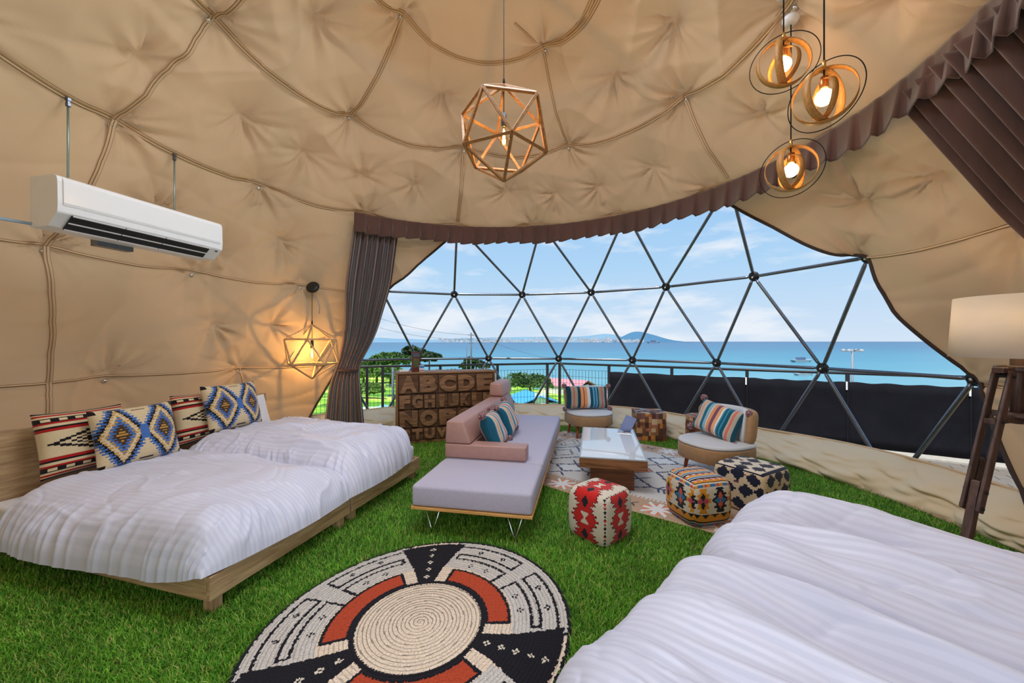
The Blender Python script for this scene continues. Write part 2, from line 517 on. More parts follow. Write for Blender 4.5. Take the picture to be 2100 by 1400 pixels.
# dark piping along the window opening
for pts in (EDGE_R, EDGE_L):
    A = np.array(pts); t = np.linspace(0, len(A) - 1, 60)
    aa = np.interp(t, np.arange(len(A)), A[:, 0]); ll = np.interp(t, np.arange(len(A)), A[:, 1])
    Pn = on_liner(aa, ll, 0.004)
    G().tube(Pn, 0.016, 8).out('piping', M_piping, ceiling, True)
    # hem that returns from the liner to the frame
    Po = C + dirv(aa, ll) * (RF - 0.02)
    V = np.concatenate([Pn, Po]); n = len(Pn)
    link('hem', mesh('hem', V, [[q, q + 1, n + q + 1, n + q] for q in range(n - 1)], M_seam, True), ceiling)

# ---------------- window frame
win = thing('window_1', 'panoramic triangulated steel frame window with clear panes facing the sea', None)
tag(win, kind='structure')
def Pf(az, z, r): return np.array([C[0] + r * math.cos(math.radians(az)), C[1] + r * math.sin(math.radians(az)), z])
HB0 = [Pf(83.66 + 54 - 18 * k, 0.0, 4.0) for k in range(9)]              # base hubs
HA = [Pf(74.66 + 54 - 18 * k, 1.10, 3.96) for k in range(8)]
HB = [Pf(83.66 + 36 - 18 * k, 2.198, 3.69) for k in range(7)]
HC = [C + dirv(np.float64(a_), np.float64(41.6)) * RF for a_ in (126.5, 101.5, 77.0, 53.1, 27.7, 3.5)]
strut_edges = []
for k in range(8):
    strut_edges += [(HB0[k], HA[k]), (HA[k], HB0[k + 1])]
for k in range(7):
    strut_edges += [(HA[k], HA[k + 1]), (HA[k], HB[k]), (HB[k], HA[k + 1])]
for k in range(6): strut_edges.append((HB[k], HB[k + 1]))
for b, c in [(0, 0), (0, 1), (1, 1), (2, 1), (2, 2), (3, 2), (3, 3), (4, 3), (4, 4), (5, 4), (6, 4), (6, 5)]:
    strut_edges.append((HB[b], HC[c]))
for k in range(5): strut_edges.append((HC[k], HC[k + 1]))
for k in range(8): strut_edges.append((HB0[k], HB0[k + 1]))
for p, q in strut_edges:
    d = (q - p) / np.linalg.norm(q - p)
    G().tube([p + d * 0.045, p + d * 0.09, q - d * 0.09, q - d * 0.045], [0.012, 0.019, 0.019, 0.012], 10).out('strut', M_steel, win, True)
g = G(); g.lathe([(0.02, -0.03), (0.058, -0.022), (0.062, 0.0), (0.058, 0.012), (0.03, 0.016), (0.014, 0.018), (0.013, 0.034), (0.004, 0.036)], 18)
hub_me = mesh('hub', g.V, g.F, M_darkmetal, True)
g = G(); g.lathe([(0.012, 0.030), (0.012, 0.042), (0.003, 0.044)], 8)
bolt_me = mesh('bolt', g.V, g.F, M_stud, True)
for p in HA + HB + HC[1:5]:
    o = link('hub', hub_me, win); o.matrix_local = Matrix.Translation(Vector(p)) @ frame_at(np.array(p))
    link('bolt', bolt_me, o)
# clear vinyl panes
m = bpy.data.materials.new('clear_vinyl'); m.use_nodes = True; t = m.node_tree; t.nodes.clear(); MATS['clear_vinyl'] = m
o_ = N(t, 'ShaderNodeOutputMaterial'); tr = N(t, 'ShaderNodeBsdfTransparent'); tr.inputs[0].default_value = (0.97, 0.98, 1.0, 1)
gl = N(t, 'ShaderNodeBsdfGlossy'); gl.inputs['Roughness'].default_value = 0.08
fr = N(t, 'ShaderNodeFresnel', inp={'IOR': 1.35}); sc_ = N(t, 'ShaderNodeMath', operation='MULTIPLY'); sc_.inputs[1].default_value = 0.12
mx = N(t, 'ShaderNodeMixShader')
t.links.new(fr.outputs[0], sc_.inputs[0]); t.links.new(sc_.outputs[0], mx.inputs[0]); t.links.new(tr.outputs[0], mx.inputs[1]); t.links.new(gl.outputs[0], mx.inputs[2])
# scuffs in the vinyl: thin whitish scratches
tc = N(t, 'ShaderNodeTexCoord'); mp_ = N(t, 'ShaderNodeMapping'); mp_.inputs['Scale'].default_value = (1.2, 1.2, 7.0)
t.links.new(tc.outputs['Object'], mp_.inputs[0])
nz = N(t, 'ShaderNodeTexNoise', inp={'Scale': 4.0, 'Detail': 9.0, 'Roughness': 0.75, 'Distortion': 0.8}); t.links.new(mp_.outputs[0], nz.inputs['Vector'])
cr2 = N(t, 'ShaderNodeValToRGB'); cr2.color_ramp.elements[0].position = 0.70; cr2.color_ramp.elements[0].color = (0, 0, 0, 1); cr2.color_ramp.elements[1].position = 0.80; cr2.color_ramp.elements[1].color = (0.5, 0.5, 0.5, 1)
t.links.new(nz.outputs['Fac'], cr2.inputs[0])
sz = N(t, 'ShaderNodeSeparateXYZ'); t.links.new(tc.outputs['Object'], sz.inputs[0])
lt = N(t, 'ShaderNodeMapRange', inp={'From Min': 1.25, 'From Max': 0.9, 'To Min': 0.0, 'To Max': 1.0}); t.links.new(sz.outputs['Z'], lt.inputs[0])
mm = N(t, 'ShaderNodeMath', operation='MULTIPLY'); t.links.new(cr2.outputs[0], mm.inputs[0]); t.links.new(lt.outputs[0], mm.inputs[1])
df = N(t, 'ShaderNodeBsdfDiffuse'); df.inputs[0].default_value = (0.75, 0.78, 0.82, 1)
mx2 = N(t, 'ShaderNodeMixShader'); t.links.new(mm.outputs[0], mx2.inputs[0]); t.links.new(mx.outputs[0], mx2.inputs[1]); t.links.new(df.outputs[0], mx2.inputs[2])
t.links.new(mx2.outputs[0], o_.inputs[0])
def pane(*pts):
    pts = [np.array(p) for p in pts]; c = sum(pts) / 3
    Q = [p + (p - C) / np.linalg.norm(p - C) * 0.03 for p in pts]
    link('pane', mesh('pane', Q, [[0, 1, 2]], m), win)
for k in range(8):
    pane(HB0[k], HA[k], HB0[k + 1])
    if k < 7: pane(HA[k], HB0[k + 1], HA[k + 1]); pane(HA[k], HB[k], HA[k + 1])
    if k < 6: pane(HB[k], HA[k + 1], HB[k + 1])
for x in [(HB[0], HC[1], HC[0]), (HB[0], HB[1], HC[1]), (HB[1], HB[2], HC[1]), (HC[1], HB[2], HC[2]), (HB[2], HB[3], HC[2]), (HC[2], HB[3], HC[3]), (HB[3], HB[4], HC[3]), (HC[3], HB[4], HC[4]), (HB[4], HB[5], HC[4]), (HB[5], HB[6], HC[4]), (HC[4], HB[6], HC[5])]:
    pane(*x)

# ---------------- fabric skirt along the foot of the window
n, mq = 700, 40
A = np.linspace(142, -14, n); tt = np.linspace(0, 1, mq)
AA, TT = np.meshgrid(A, tt, indexing='ij')
s = np.radians(AA) * 3.9
wob = 0.045 * np.sin(s * 3.1 + 1.2 * np.sin(s * 1.3)) + 0.04 * np.sin(s * 7.3 + 2 * np.sin(s * 2.1) + TT * 2.0)
q2 = np.stack([s.ravel() * 1.0, TT.ravel() * 0.6], 1)
wn = np.abs(vnoise(q2 * np.array([1.5, 2.2]), 31, 3, 1.0)).reshape(AA.shape)
wob = wob * 0.7 + 0.05 * np.exp(-(wn / 0.45) ** 2) - 0.02 + 0.022 * vnoise(q2 * np.array([1.2, 2.0]), 37, 3, 1.2).reshape(AA.shape)
prof_r = 3.60 + 0.33 * TT ** 1.3 - 0.10 * np.sin(PI * np.clip(TT, 0, 1)) ** 1.0 * 0.8
zz = 0.012 + 0.30 * TT ** 1.05 + 0.02 * np.sin(s * 2.0) * TT
rr = prof_r + wob * np.sin(PI * np.clip(TT * 0.9 + 0.05, 0, 1)) ** 0.6
Pn = np.stack([C[0] + rr * np.cos(np.radians(AA)), C[1] + rr * np.sin(np.radians(AA)), zz], -1).reshape(-1, 3)
skirt = link('trim_1', mesh('trim_1', Pn, gridF(n, mq), cloth_mat('skirt_canvas', s2l(228, 208, 174), (0.5, 0.4, 0.3), 0.0), True))
tag(skirt, 'rumpled beige canvas skirt along the foot of the window', kind='structure')
g = G(); g.tube([(C[0] + (3.93) * math.cos(math.radians(x)), C[1] + 3.93 * math.sin(math.radians(x)), 0.315 + 0.02 * math.sin(math.radians(x) * 3.9 * 2)) for x in np.linspace(142, -14, 120)], 0.012, 6)
g.out('hem', M_seam, skirt, True)
g = G(); g.tube([(C[0] + (3.60) * math.cos(math.radians(x)), C[1] + 3.60 * math.sin(math.radians(x)), 0.012) for x in np.linspace(142, -14, 120)], 0.010, 6)
g.out('hem', mat('pink_hem', s2l(190, 150, 130), 0.9), skirt, True)

# ---------------- floor
M_turf = mat('turf_backing', s2l(62, 98, 36), 0.95, 0, 0.3, 9)
g = G(); nf = 96
g.add([(C[0], C[1], 0)] + [(C[0] + 4.0 * math.cos(2 * PI * k / nf), C[1] + 4.0 * math.sin(2 * PI * k / nf), 0) for k in range(nf)], [[0, 1 + k, 1 + (k + 1) % nf] for k in range(nf)])
floor = g.out('floor', M_turf)
tag(floor, 'round dome floor covered with artificial turf', kind='structure')
# ================================================================== beds
FW = np.array([0.27, 0.963]); FW /= np.linalg.norm(FW)
F0 = np.array([-1.52, 1.94])
RZL = math.atan2(FW[0], -FW[1])               # local x = foot -> head for the left beds
BW, BL = 1.05, 2.0
M_oaky = wood('oak_rail_across', s2l(150, 118, 84), s2l(196, 164, 124), 1)
M_slot = mat('socket_black', (0.01, 0.01, 0.012), 0.4)
def bed(label, origin, rz, group):
    t = thing('bed_frame', label, 'bed', (*origin, 0), rz, group)
    G().box((0, 0.0, 0.088), (0.028, BW, 0.212), 0.004).out('foot_rail', M_oaky, t)
    for y in (0.0, BW - 0.028):
        G().box((0.0281, y, 0.088), (BL, y + 0.028, 0.212), 0.004).out('side_rail', M_oak, t)
    for x in (0.03, BL - 0.09):
        for y in (0.03, BW - 0.09):
            G().box((x, y, 0.0), (x + 0.06, y + 0.06, 0.15), 0.004).out('leg', M_oakz, t)
    hb = G().box((BL, 0.0, 0.10), (BL + 0.035, BW, 0.80), 0.006).out('headboard', M_oaky, t)
    G().box((BL - 0.003, 0.07, 0.735), (BL + 0.002, 0.13, 0.758), 0.002).out('socket_plate', M_slot, hb)
    for k in range(9):
        x = 0.12 + k * 0.21
        G().box((x, 0.03, 0.165), (x + 0.09, BW - 0.03, 0.182), 0.0).out('slat', M_oaky, t)
    return t
O1 = F0 + FW * BW; O2 = F0 + FW * (2 * BW + 0.015)
bed('oak bed frame nearest the camera on the left, under the striped white duvet', O1, RZL, 'oak bed frames')
bed('oak bed frame beside the letter cabinet, second of the left pair', O2, RZL, 'oak bed frames')
# right pair: feet towards the rug, heads out of frame on the right
RFW = np.array([0.754, 0.657]); RFW /= np.linalg.norm(RFW)
RP0 = np.array([0.06, 1.13]); RZR = math.atan2(-RFW[0], RFW[1])
RB1 = RP0; RB2 = RP0 + RFW * (BW + 0.015)
bed('oak bed frame hidden under the duvet in the bottom right corner', RB1, RZR, 'oak bed frames')
bed('oak bed frame under the white duvet beside the tripod floor lamp', RB2, RZR, 'oak bed frames')
M_matt = mat('mattress_white', (0.78, 0.78, 0.80), 0.9, 0, 0.03, 8, 0.1, 60)
for (o, rz, lab) in ((O1, RZL, 'white mattress on the near left bed, mostly under its duvet'), (O2, RZL, 'white mattress on the far left bed, mostly under its duvet'),
                     (RB1, RZR, 'white mattress under the duvet in the bottom right corner'), (RB2, RZR, 'white mattress of the bed beside the floor lamp')):
    m_ = G().box((0.04, 0.035, 0.184), (BL - 0.01, BW - 0.035, 0.34), 0.03, 3).out('mattress', M_matt, None, True)
    m_.location = (*o, 0); m_.rotation_euler = (0, 0, rz)
    tag(m_, lab, 'mattress', 'white mattresses')

# satin-stripe cotton
def sateen(name, k):
    m = bpy.data.materials.new(name); m.use_nodes = True; MATS[name] = m
    t = m.node_tree; b = t.nodes['Principled BSDF']
    tc = N(t, 'ShaderNodeTexCoord'); s_ = N(t, 'ShaderNodeSeparateXYZ'); t.links.new(tc.outputs['UV'], s_.inputs[0])
    mu = N(t, 'ShaderNodeMath', operation='MULTIPLY'); mu.inputs[1].default_value = k; t.links.new(s_.outputs['Y'], mu.inputs[0])
    sn = N(t, 'ShaderNodeMath', operation='SINE'); t.links.new(mu.outputs[0], sn.inputs[0])
    mr = N(t, 'ShaderNodeMapRange', inp={'From Min': -0.35, 'From Max': 0.35}); t.links.new(sn.outputs[0], mr.inputs[0])
    mc = N(t, 'ShaderNodeMixRGB'); mc.inputs[1].default_value = (0.645, 0.655, 0.79, 1); mc.inputs[2].default_value = (0.70, 0.71, 0.85, 1)
    t.links.new(mr.outputs[0], mc.inputs[0]); t.links.new(mc.outputs[0], b.inputs['Base Color'])
    m2 = N(t, 'ShaderNodeMapRange', inp={'To Min': 0.62, 'To Max': 0.42}); t.links.new(mr.outputs[0], m2.inputs[0]); t.links.new(m2.outputs[0], b.inputs['Roughness'])
    b.inputs['Specular IOR Level'].default_value = 0.3; b.inputs['Sheen Weight'].default_value = 0.15
    nz = N(t, 'ShaderNodeTexNoise', inp={'Scale': 6.0, 'Detail': 5.0}); t.links.new(tc.outputs['Object'], nz.inputs['Vector'])
    bp = N(t, 'ShaderNodeBump', inp={'Strength': 0.25, 'Distance': 0.02}); t.links.new(nz.outputs['Fac'], bp.inputs['Height']); t.links.new(bp.outputs[0], b.inputs['Normal'])
    return m
M_sateen = sateen('sateen_stripe', 2 * PI / 0.026)

def duvet(label, origin, rz, x0, x1, y0, y1, zt, zbx, zby, seed, folds, nx=230, ny=150, lump=0.03, eh=0.30, ev=0.30, long_amp=0.0, crease=0.014, ruche=1.0, r0=1.0, r1=1.0):
    """puffy quilt: x foot->head, y across; zbx rim height at the foot, zby rim height at the y1 side"""
    u = 0.5 - 0.5 * np.cos(np.linspace(0, PI, nx)); u = 0.35 * u + 0.65 * np.linspace(0, 1, nx)
    v = 0.5 - 0.5 * np.cos(np.linspace(0, PI, ny)); v = 0.35 * v + 0.65 * np.linspace(0, 1, ny)
    Ug, Vg = np.meshgrid(u, v, indexing='ij')
    X = x0 + (x1 - x0) * Ug; Y = y0 + (y1 - y0) * Vg
    r = np.random.default_rng(seed)
    ex = np.minimum(X - x0, (x1 - X) * 1.6); ey = np.minimum((Y - y0) * 1.3, y1 - Y)
    def prof(q): return (1 - (1 - np.clip(q, 0, 1)) ** 2.4) ** (1 / 2.0)
    hgt = prof(ex / eh) * prof(ey / ev)
    zb = zbx + (zby - zbx) * np.clip(1 - (y1 - Y) / 0.30, 0, 1) ** 1.2
    zb = zbx + (zb - zbx) * np.clip((X - x0 - 0.05) / 0.35, 0, 1)
    e = np.minimum(ex, ey)
    q = np.stack([X.ravel() * 0.8, Y.ravel() * 1.5], 1)
    z = zb + (zt - zb) * hgt
    z += lump * vnoise(q, seed, 3, 1.1).reshape(X.shape) * np.clip(hgt, 0, 1)
    # long soft folds
    for (fx, fy, ang, wid, ln, amp) in folds:
        ca, sa = math.cos(ang), math.sin(ang)
        a_ = (X - fx) * ca + (Y - fy) * sa; b_ = -(X - fx) * sa + (Y - fy) * ca
        b_ = b_ + 0.03 * np.sin(a_ * 5 + fx * 9)
        z += amp * np.exp(-(b_ / wid) ** 2) * np.exp(-(a_ / ln) ** 2) * np.clip(e / 0.08, 0, 1)
    if long_amp:
        q2 = np.stack([X.ravel() * 0.45, Y.ravel() * 3.2], 1)
        z += long_amp * vnoise(q2, seed + 5, 3, 1.3).reshape(X.shape) * np.clip(e / 0.1, 0, 1)
    # creases: ridged, stretched along the bed, plus a few diagonal pulls
    q3 = np.stack([X.ravel() * 0.55, Y.ravel() * 1.7], 1) + 0.16 * np.stack([vnoise(q, seed + 21, 2, 1.0), vnoise(q, seed + 22, 2, 1.0)], 1)
    rg = np.exp(-np.abs(vnoise(q3, seed + 31, 3, 0.95)) / 0.12).reshape(X.shape); rg2 = np.exp(-np.abs(vnoise(q3[:, ::-1] * np.array([0.8, 1.3]), seed + 33, 3, 1.5)) / 0.10).reshape(X.shape)
    z += (crease * rg - crease * 0.55 * rg2) * np.clip(e / 0.10, 0, 1)
    # ruching along the rim
    along = np.where(ex < ey, Y * 1.0, X * 1.0 + 3.0)
    q4 = np.stack([along.ravel() * 5.5 + 0.6 * vnoise(q, seed + 41, 2, 1.0), e.ravel() * 1.6 + seed], 1)
    n4 = vnoise(q4, seed + 43, 3, 1.0).reshape(X.shape); ru = 1.6 * (np.exp(-np.abs(n4) / 0.22) - 0.45) + 0.5 * vnoise(q4 * 1.7, seed + 44, 2, 1.0).reshape(X.shape)
    reach = 0.10 + 0.07 * np.sin(along * 4.3 + seed) + 0.04 * np.sin(along * 11.0)
    am = np.exp(-(e / np.maximum(reach, 0.04)) ** 1.5) * np.clip(e / 0.02, 0.3, 1) * 0.016 * ruche
    z += ru * am
    ux = np.clip(1 - (X - x0) / 0.12, 0, 1); uy = np.clip(1 - (y1 - Y) / 0.12, 0, 1)
    Xo = X - ru * 0.010 * ruche * ux + 0.03 * np.sin(Y * 4.0 + seed) * ux; Yo = Y + ru * 0.010 * ruche * uy + 0.025 * np.sin(X * 4.0 + seed) * uy
    # round the plan corners
    cx = np.clip(1 - (X - x0) / 0.25, 0, 1); cy = np.clip(1 - (y1 - Y) / 0.25, 0, 1); cy0 = np.clip(1 - (Y - y0) / 0.25, 0, 1)
    Xo = Xo + 0.10 * cx ** 1.0 * np.maximum(cy * r1, cy0 * r0) ** 2; Yo = Yo - 0.08 * r1 * cy * cx ** 2 + 0.08 * r0 * cy0 * cx ** 2
    V = np.stack([Xo, Yo, z], -1).reshape(-1, 3)
    F = gridF(nx, ny)
    me = mesh('duvet', V, F, M_sateen, True)
    uv = me.uv_layers.new(name='UVMap')
    li = np.zeros(len(me.loops), dtype=np.int32); me.loops.foreach_get('vertex_index', li)
    uvs = np.stack([X.ravel()[li], Y.ravel()[li]], 1)
    uv.data.foreach_set('uv', uvs.astype(np.float32).ravel())
    o = link('duvet', me); o.location = (*origin, 0); o.rotation_euler = (0, 0, rz)
    return tag(o, label, 'duvet', 'white striped duvets')
duvet('white striped duvet on the left bed nearest the camera, ruched along the rim', O1, RZL, -0.035, 1.78, -0.06, BW + 0.060, 0.475, 0.222, 0.145, 3,
      [(0.9, 0.35, 0.1, 0.05, 0.5, 0.03), (1.0, 0.55, -0.3, 0.06, 0.35, 0.025), (1.2, 0.2, 0.4, 0.05, 0.3, 0.03), (0.4, 0.5, 1.3, 0.12, 0.4, 0.012)], lump=0.02, r0=0.0, r1=0.45)
duvet('white duvet on the far left bed, folded edge lying over its neighbour', O2, RZL, -0.035, 1.74, -0.02, BW + 0.07, 0.56, 0.226, 0.36, 8,
      [(0.7, 0.95, 0.06, 0.035, 0.7, 0.05), (0.9, 0.85, -0.05, 0.03, 0.5, 0.035), (0.6, 0.35, 0.7, 0.03, 0.18, 0.03), (0.75, 0.5, 0.9, 0.03, 0.16, 0.03), (0.9, 0.4, 0.6, 0.03, 0.2, 0.028),
       (1.05, 0.5, 0.4, 0.03, 0.2, 0.03), (0.5, 0.55, 1.0, 0.03, 0.15, 0.025), (1.2, 0.6, 0.2, 0.04, 0.25, 0.03), (0.25, 0.7, 1.2, 0.03, 0.2, 0.02)], lump=0.022, ev=0.24, r1=0.0, crease=0.02)
duvet('white striped duvet filling the bottom right corner', RB1, RZR, -0.06, 2.0, -0.04, BW + 0.035, 0.50, 0.21, 0.34, 12,
      [(0.6, 0.72, 0.05, 0.09, 0.7, -0.085), (0.9, 0.55, 0.03, 0.06, 0.9, 0.06), (0.8, 0.90, 0.05, 0.05, 0.7, 0.06), (1.1, 0.30, -0.04, 0.05, 0.9, -0.05), (0.9, 0.42, 0.08, 0.025, 0.5, 0.03), (0.7, 0.62, -0.03, 0.02, 0.6, -0.03), (1.3, 0.15, 0.02, 0.03, 0.6, 0.03)], lump=0.025, long_amp=0.016, ev=0.34, eh=0.36, crease=0.016, ruche=0.25)
duvet('white striped duvet on the right bed beside the tripod lamp', RB2, RZR, -0.06, 2.0, -0.03, BW + 0.04, 0.50, 0.21, 0.20, 15,
      [(0.6, 0.72, 0.04, 0.06, 0.9, 0.06), (0.6, 0.5, 0.05, 0.08, 0.7, -0.085), (0.9, 0.33, 0.02, 0.05, 0.9, 0.06), (0.7, 0.9, 0.0, 0.04, 0.8, -0.04), (0.5, 0.60, 0.02, 0.02, 0.5, -0.03), (1.0, 0.2, 0.04, 0.025, 0.6, -0.035), (0.9, 0.82, -0.03, 0.02, 0.6, 0.025)], lump=0.025, long_amp=0.016, ev=0.34, eh=0.36, crease=0.016, ruche=0.25)

# ================================================================== cushions
def cushg(w, h, th, colf, n=56, pinch=0.06):
    u = np.linspace(-1, 1, n + 1); Ug, Vg = np.meshgrid(u, u, indexing='ij')
    X = w / 2 * Ug * (1 - pinch * (1 - Vg ** 2) * np.abs(Ug) ** 3); Z = h / 2 * Vg * (1 - pinch * (1 - Ug ** 2) * np.abs(Vg) ** 3)
    T = th / 2 * np.clip((1 - Ug ** 4) * (1 - Vg ** 4), 0, 1) ** 0.55
    q = np.stack([Ug.ravel(), Vg.ravel()], 1); T = T * (1 + 0.10 * vnoise(q, 4, 2, 0.5).reshape(T.shape))
    V = np.concatenate([np.stack([X, -T, Z], -1).reshape(-1, 3), np.stack([X, T, Z], -1).reshape(-1, 3)])
    F = gridF(n + 1, n + 1); F2 = F[:, ::-1] + (n + 1) ** 2
    um = (Ug[:-1, :-1] + Ug[1:, 1:]) / 2; vm = (Vg[:-1, :-1] + Vg[1:, 1:]) / 2
    col = colf(um.ravel(), vm.ravel())
    return V, np.concatenate([F, F2]), np.concatenate([col, col])
M_kilim = woven('kilim_wool', 0.92, 0.5, 260, (1, 1, 3))
M_stripe = woven('striped_cotton', 0.85, 0.35, 320)
def setc(col, mask, c): col[mask] = c
CREAM = s2l(222, 200, 160); INK = s2l(28, 22, 24); RED = s2l(176, 32, 30); NAVY = s2l(32, 36, 58); BLUE = s2l(72, 112, 178); OCHRE = s2l(196, 148, 70); BROWN = s2l(74, 52, 34)
def col_band(u, v):                              # red/black banded cushion with stepped diamond
    c = np.tile(CREAM, (len(u), 1)).astype(float); av = np.abs(v)
    setc(c, (av > 0.40) & (av < 0.46), RED); setc(c, (av > 0.46) & (av < 0.53), INK); setc(c, (av > 0.62) & (av < 0.68), RED)
    setc(c, (av > 0.68) & (av < 0.80), INK); setc(c, (av > 0.86) & (av < 0.93), RED); setc(c, av > 0.95, INK)
    st = np.floor(np.abs(u) * 9) / 9
    d = st * 0.36 + av
    setc(c, (d < 0.30) & (d > 0.22), INK); setc(c, (d < 0.16) & (d > 0.11), INK); setc(c, d < 0.08, INK)
    setc(c, (av > 0.70) & (av < 0.78) & (np.abs((u * 3) % 1 - 0.5) < 0.22), CREAM)
    return c
def col_eye(u, v):                               # two stepped blue diamonds
    c = np.tile(CREAM, (len(u), 1)).astype(float)
    uu = np.abs(u) - 0.52; vv = np.floor(v * 22) / 22
    d = np.abs(uu) / 0.50 + np.abs(vv) * 0.98
    alt = (np.floor(v * 22) % 2 == 0); ser = np.where(alt, 0.07, -0.03)
    d2 = 0.80 * d + ser
    setc(c, d2 < 1.02, BLUE); setc(c, d2 < 0.86, INK); setc(c, (d2 < 0.80) & alt, OCHRE); setc(c, d2 < 0.70, CREAM)
    setc(c, (d2 < 0.62) & alt, OCHRE); setc(c, d2 < 0.50, BLUE); setc(c, d2 < 0.34, BROWN); setc(c, (d2 < 0.26) & alt, OCHRE)
    setc(c, (np.abs(u) < 0.10) & (np.abs(v) < 0.22), BLUE)
    setc(c, (np.abs(u) < 0.16) & (np.abs(np.abs(v) - 0.88) < 0.05) & alt, INK); setc(c, (np.abs(u) > 0.9) & (np.abs(v) > 0.84), INK)
    return c
STR = [s2l(24, 66, 84), s2l(24, 66, 84), s2l(168, 160, 140), s2l(206, 104, 84), s2l(168, 160, 140), s2l(24, 66, 84), s2l(238, 158, 100), s2l(92, 44, 84), s2l(238, 158, 100), s2l(222, 226, 226),
       s2l(20, 84, 106), s2l(110, 170, 200), s2l(24, 110, 140), s2l(110, 170, 200), s2l(20, 84, 106), s2l(168, 160, 140), s2l(216, 100, 90), s2l(168, 160, 140), s2l(24, 66, 84), s2l(226, 120, 60)]
STW = [1.3, 0.2, 1.0, 0.5, 1.0, 1.2, 0.9, 0.4, 0.9, 1.2, 1.1, 0.6, 0.4, 0.7, 0.5, 0.9, 0.5, 0.8, 1.1, 0.9]
STE = np.cumsum(STW) / sum(STW) * 2 - 1
STR2 = [s2l(24, 92, 118), s2l(40, 130, 158), s2l(206, 196, 176), s2l(232, 150, 120), s2l(206, 196, 176), s2l(30, 110, 140), s2l(150, 190, 205), s2l(238, 236, 230), s2l(234, 160, 110), s2l(132, 84, 110), s2l(240, 180, 130),
        s2l(244, 244, 240), s2l(60, 140, 168), s2l(24, 92, 118), s2l(60, 150, 178), s2l(24, 92, 118), s2l(200, 192, 176), s2l(226, 128, 112), s2l(200, 192, 176), s2l(24, 92, 118)]
def col_str(P):
    def f(u, v):
        k = np.searchsorted(STE, u); return np.array(P)[np.clip(k, 0, len(P) - 1)].astype(float)
    return f
_cc = {}
def cushion(name, label, kind, w, h, th, loc, rz, lean, group, roll=0.0, pom=False):
    key = (kind, w, h, th)
    if key not in _cc:
        f, m = {'band': (col_band, M_kilim), 'eye': (col_eye, M_kilim), 'str': (col_str(STR), M_stripe), 'str2': (col_str(STR2), M_stripe)}[kind]
        V, F, c = cushg(w, h, th * 1.25, f, 72 if kind in ('band', 'eye') else 60)
        _cc[key] = mesh(name, V, F, m, True, c)
    R = Matrix.Translation(Vector(loc)) @ Matrix.Rotation(rz, 4, 'Z') @ Matrix.Rotation(lean, 4, 'X') @ Matrix.Rotation(roll, 4, 'Y')
    if not pom:
        o = link(name, _cc[key]); o.matrix_world = R
    else:
        o = thing(name, None, None); o.matrix_world = R
        link('cover', _cc[key], o)
        for sx in (-1, 1):
            for sz in (-1, 1):
                p = link('pompom', pom_mesh(), o); p.location = (sx * (w / 2 + 0.012), 0, sz * (h / 2 + 0.004)); p.rotation_euler = (sx, sz * 2, sx * sz)
    return tag(o, label, 'cushion', group)
_pm = []
def pom_mesh():
    if _pm: return _pm[0]
    bm = bmesh.new(); bmesh.ops.create_icosphere(bm, subdivisions=4, radius=0.034)
    r = random.Random(5); cols = []
    for v in bm.verts: v.co *= 1 + r.uniform(-0.14, 0.16)
    V = [tuple(v.co) for v in bm.verts]; F = [[v.index for v in f.verts] for f in bm.faces]; bm.free()
    pal = [s2l(60, 30, 48), s2l(190, 110, 120), s2l(220, 200, 190), s2l(110, 60, 80)]
    cols = np.array([pal[r.choice((0, 0, 1, 2, 3))] for _ in F])
    _pm.append(mesh('pompom', V, np.array(F), M_stripe, True, cols)); return _pm[0]
RZC = math.atan2(FW[1], FW[0])                    # cushion faces -y local: towards the foot
def lb(x, y): return F0 + np.array([-FW[1], FW[0]]) * x + FW * y
def bedc(label, kind, x, y, zc, lean, w, h, grp, rr=0.0, roll=0.0):
    p = lb(x, y); return cushion('cushion', label, kind, w, h, 0.15, (p[0], p[1], zc), RZC + rr, lean, grp, roll)
bedc('red and black banded kilim cushion at the left edge, leaning on the headboard', 'band', 1.84, 0.44, 0.675, -0.25, 0.50, 0.46, 'banded kilim cushions')
bedc('red and black banded kilim cushion half hidden on the far left bed', 'band', 1.86, 1.30, 0.685, -0.25, 0.50, 0.46, 'banded kilim cushions')
bedc('blue double-diamond kilim cushion on the near left bed', 'eye', 1.66, 0.66, 0.675, -0.28, 0.54, 0.45, 'blue diamond kilim cushions')
bedc('blue double-diamond kilim cushion on the far left bed by the white pillow', 'eye', 1.70, 1.47, 0.765, -0.28, 0.54, 0.45, 'blue diamond kilim cushions')
# white pillows behind
def white_pillow(label, x, y, z, lean):
    V, F, c = cushg(0.62, 0.42, 0.15, lambda u, v: np.ones((len(u), 3)), 30, 0.05)
    p = lb(x, y); o = link('pillow', mesh('pillow', V, F, M_matt, True)); o.matrix_world = Matrix.Translation((p[0], p[1], z)) @ Matrix.Rotation(RZC, 4, 'Z') @ Matrix.Rotation(lean, 4, 'X')
    tag(o, label, 'pillow', 'white pillows')
white_pillow('white pillow leaning on the far oak headboard beside the diamond cushion', 1.88, 1.72, 0.60, -0.32)

# ================================================================== curtains
M_velvet = mat('brown_velvet', s2l(88, 62, 54), 0.85, 0, 0.18, 6, 0.1, 90, (1, 1, 0.2), sheen=0.5, spec=0.2)
def ringC(a_, r, z): return np.array([C[0] + r * math.cos(math.radians(a_)), C[1] + r * math.sin(math.radians(a_)), z])
RC = 2.80; ZC = 3.075
